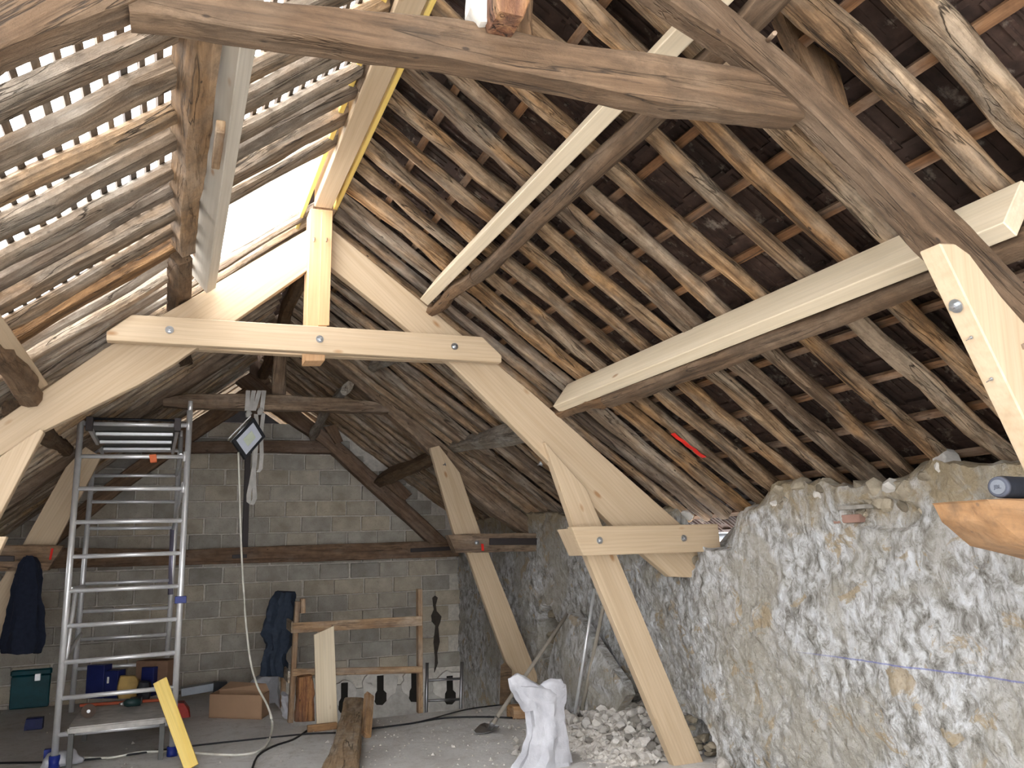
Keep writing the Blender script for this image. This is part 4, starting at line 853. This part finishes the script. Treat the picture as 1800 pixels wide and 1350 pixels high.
tag(tube('cable', [pt(665, 1280, .02), pt(740, 1268, .02), pt(820, 1247, .02), pt(880, 1239, .02)], .007, BC, n=6, sub=4), 'thin black cable slanting towards the stone wall', 'cable')

# ------------------------------------------------------------------ shovel, poles, sack
sh = empty('shovel', pt(860, 1280, 0), 'long handled shovel leaning against the stone wall with blade on floor', 'shovel')
hb = pt(866, 1272, .10); tube('handle', [atx(997, 1080, 3.72), hb], .019, GWOOD, sh, n=10); tube('socket', [hb.lerp(atx(997, 1080, 3.72), .05), hb, pt(862, 1279, .05)], [.022, .026, .024], STEEL, sh, n=10)
p0, p1, p2, p3 = pt(866, 1275, .05), pt(880, 1273, .02), pt(835, 1285, .01), pt(851, 1266, .03)
e = V((0, 0, .035)); bl = [pt(864, 1274, .05), pt(878, 1275, .04), pt(872, 1282, .03), pt(852, 1288, .02), pt(836, 1288, .015), pt(833, 1284, .02), pt(843, 1274, .03), pt(852, 1270, .045)]
c = pt(856, 1280, .015); nb = len(bl)
mesh('blade', bl + [c] + [v - V((0, 0, .008)) for v in bl] + [c - V((0, 0, .008))], [(i, (i + 1) % nb, nb) for i in range(nb)] + [(nb + 1 + (i + 1) % nb, nb + 1 + i, 2 * nb + 1) for i in range(nb)] + [(i, nb + 1 + i, nb + 1 + (i + 1) % nb, (i + 1) % nb) for i in range(nb)], STEEL, sh, smooth=False)
tag(tube('pole', [atx(1045, 1035, 3.70), atz(1007, 1278)], .015, ALU, n=10), 'shiny metal pole leaning on the stone wall between the struts', 'pole')
bs = empty('spade', atz(1019, 1275), 'second tool with grey wooden handle leaning beside the metal pole', 'spade')
tube('handle', [atx(1061, 1065, 3.72), atz(1019, 1275) + V((0, 0, .04))], .018, GWOOD, bs, n=10); pq = atz(1003, 1285)
mesh('blade', [pq + V(v) for v in ((-.13, -.02, .02), (.0, -.06, .01), (.06, .02, .03), (-.06, .08, .05), (-.13, -.02, .01), (.0, -.06, .0), (.06, .02, .02), (-.06, .08, .04))], [(0, 1, 2, 3), (7, 6, 5, 4), (0, 4, 5, 1), (1, 5, 6, 2), (2, 6, 7, 3), (3, 7, 4, 0)], STEEL, bs)
YS = atz(960, 1345).y
stn = []
for x0, x1, yy, d in ((905, 1005, 1362, .24), (912, 1003, 1345, .26), (924, 999, 1325, .25), (928, 996, 1305, .22), (930, 994, 1285, .2), (929, 989, 1262, .18), (926, 987, 1240, .16), (916, 992, 1222, .14), (906, 994, 1207, .12), (908, 992, 1203, .05)):
    a = at(x0, yy, YS); b = at(x1, yy, YS); stn.append(((a + b) / 2, (b - a) / 2, V((0, d / 2, 0))))
sk = empty('rubble_sack', atz(958, 1350), 'upright half full white woven sack on the rubble at the bottom', 'sack')
loft('body', stn, SACK, sk, n=30, p=2.3, seg=40, amp=.022, nf=5, fold=.26, foldn=7, seed=3)
def horn(pp, nm='open_rim'):
    s_ = []
    for x0, y0, x1, y1, d in pp:
        a = at(x0, y0, YS); b = at(x1, y1, YS); s_.append(((a + b) / 2, (b - a) / 2, V((0, d / 2, 0))))
    loft(nm, s_, SACK, sk, n=22, p=2.2, seg=20, amp=.014, nf=7, fold=.12, foldn=5, seed=8)
horn([(922, 1252, 965, 1232, .13), (906, 1226, 948, 1205, .12), (897, 1205, 926, 1192, .08), (894, 1193, 910, 1184, .03)])
horn([(936, 1240, 992, 1240, .14), (942, 1215, 994, 1215, .13), (957, 1200, 992, 1203, .08), (970, 1193, 986, 1193, .03)])
# wood pieces by the far strut foot
tag(mesh('timber_offcut', [at(x, y_, 8.6 + d) for d in (0, .22) for x, y_ in ((878, 1240), (897, 1238), (900, 1178), (888, 1163), (880, 1170))], [(0, 1, 2, 3, 4), (9, 8, 7, 6, 5)] + [(i, (i + 1) % 5, 5 + (i + 1) % 5, 5 + i) for i in range(5)], BEAMOLD), 'dark upright timber offcut at the foot of the far new strut', 'timber')
a = atz(915, 1262); tag(loft('timber_offcut', [(a + V((-.09, .05, .06)), V((0, .09, 0)), V((0, 0, .06))), (a + V((.1, -.02, .06)), V((0, .09, 0)), V((0, 0, .06)))], RAIL, n=12, p=6, seg=6, amp=.008), 'short sawn timber block behind the white sack', 'timber')
# ------------------------------------------------------------------ rubble
rg = random.Random(17)
LAB = ['grey rubble lump at the foot of the leaning plaster sheet', 'pale rubble lump in the middle of the heap right of the white sack', 'pale rubble lump at the front of the heap beside the new pine strut']
GRP = ['lumps below the plaster sheet', 'lumps in the middle of the heap', 'lumps at the front of the heap']
def heap(y, x):  # heap height
    return max(0, .24 * (1 - abs(y - 6.75) / 1.1)) * max(0, (x - 3.05) / .75)
for i in range(250):
    y = rg.uniform(5.75, 7.7); x = 3.82 - abs(rg.gauss(0, .33))
    if x < 2.95 or (5.5 < y < 5.85 and x > 3.45): continue
    r = rg.uniform(.022, .055) * (1.5 if rg.random() < .12 else 1)
    zn = 0 if y > 7.1 else 1 if y > 6.5 else 2
    sd += 1; stone('rubble_stone', V((x, y, heap(y, x) + r * .35)), r, rg.choice((RUB, RUB, RUB, GST)), sd, None, .75, LAB[zn], 'stone', GRP[zn])
for i in range(16):
    y = rg.uniform(4.2, 5.4); x = 3.74 - abs(rg.gauss(0, .1)); r = rg.uniform(.05, .11); sd += 1
    stone('rubble_stone', V((x, y, r * .5)), r, rg.choice((RUB, PLAST, TAN)), sd, None, .75, 'larger broken stone fallen at the wall foot right of the new strut', 'stone', 'stones right of the new strut')
for i in range(9):
    p = atz(rg.uniform(905, 930), rg.uniform(1305, 1335)); r = rg.uniform(.03, .05); sd += 1
    stone('rubble_stone', p + V((0, 0, r * .5)), r, RUB, sd, None, .7, 'white plaster chunk lying just left of the white sack', 'stone', 'chunks left of the sack')
vs = []; fs = []
n1, n2 = 120, 60
for j in range(n1 + 1):
    for i in range(n2 + 1):
        y = 5.8 + 2.0 * j / n1; x = 2.95 + .95 * i / n2
        vs.append((x, y, heap(y, x) * 1.0 + .02 * noise.noise(V((x * 14, y * 14, 0))) + .02 * noise.noise(V((x * 35, y * 35, 0))) - .012))
for j in range(n1):
    for i in range(n2): a = j * (n2 + 1) + i; fs.append((a, a + 1, a + n2 + 2, a + n2 + 1))
tag(mesh('rubble_heap', vs, fs, RUB), 'bank of fine plaster rubble against the right stone wall', 'rubble', kind='stuff')
# fine grit scattered on the floor
vs = []; fs = []
for i in range(900):
    if rg.random() < .5: p = V((rg.uniform(-2, 3.6), rg.uniform(6, 11.3), 0))
    else: p = V((rg.uniform(1.2, 3.6), rg.uniform(5.3, 8.6), 0))
    if p.x > 1.15 and p.y > 8.65: continue
    s = rg.uniform(.004, .014) * (1.8 if rg.random() < .06 else 1); b = len(vs)
    for k in range(4): a = k * 1.57 + rg.uniform(-.5, .5); vs.append(p + V((math.cos(a) * s, math.sin(a) * s, .002)))
    vs.append(p + V((0, 0, s * .9))); fs += [(b + k, b + (k + 1) % 4, b + 4) for k in range(4)] + [(b + 3, b + 2, b + 1, b)]
tag(mesh('floor_grit', vs, fs, RUB), 'scattered crumbs of plaster grit over the concrete floor', 'grit', kind='stuff')
# ------------------------------------------------------------------ speaker on the oak beam end
sp = empty('portable_speaker', at(1790, 870, 1.7), 'dark cylindrical portable speaker resting on the oak beam end', 'speaker')
a = at(1756, 856, 1.67); ax = V((1, .22, 0)).normalized(); R0 = .0315
tube('body', [a + ax * t for t in (0, .01, .025, .15, .165, .175)], [R0 * .93, R0, R0 * 1.02, R0 * 1.02, R0, R0 * .93], SPK, sp, n=28)
ax2 = -ax; tube('end_ring', [a + ax2 * -.006, a + ax2 * .004, a + ax2 * .006], [R0 * .98, R0 * .93, R0 * .8], SPKR, sp, n=28); tube('end_disc', [a + ax2 * .002, a + ax2 * .0085], R0 * .66, SPKD, sp, n=28)
cu = bpy.data.curves.new('emblem', 'FONT'); cu.body = 'JBL'; cu.size = .0155; cu.extrude = .0006; cu.align_x = 'CENTER'; cu.align_y = 'CENTER'
to = bpy.data.objects.new('emblem', cu); COL.objects.link(to); bpy.context.view_layer.update()
me = bpy.data.meshes.new_from_object(to); bpy.data.objects.remove(to); me.materials.clear(); me.materials.append(SPKR)
zf = ax2; yu = V((0, 0, 1)); xf = yu.cross(zf).normalized(); yu = zf.cross(xf)
M = Matrix((xf, yu, zf)).transposed().to_4x4(); M.translation = a + ax2 * .0092
link('emblem', me, M, sp)
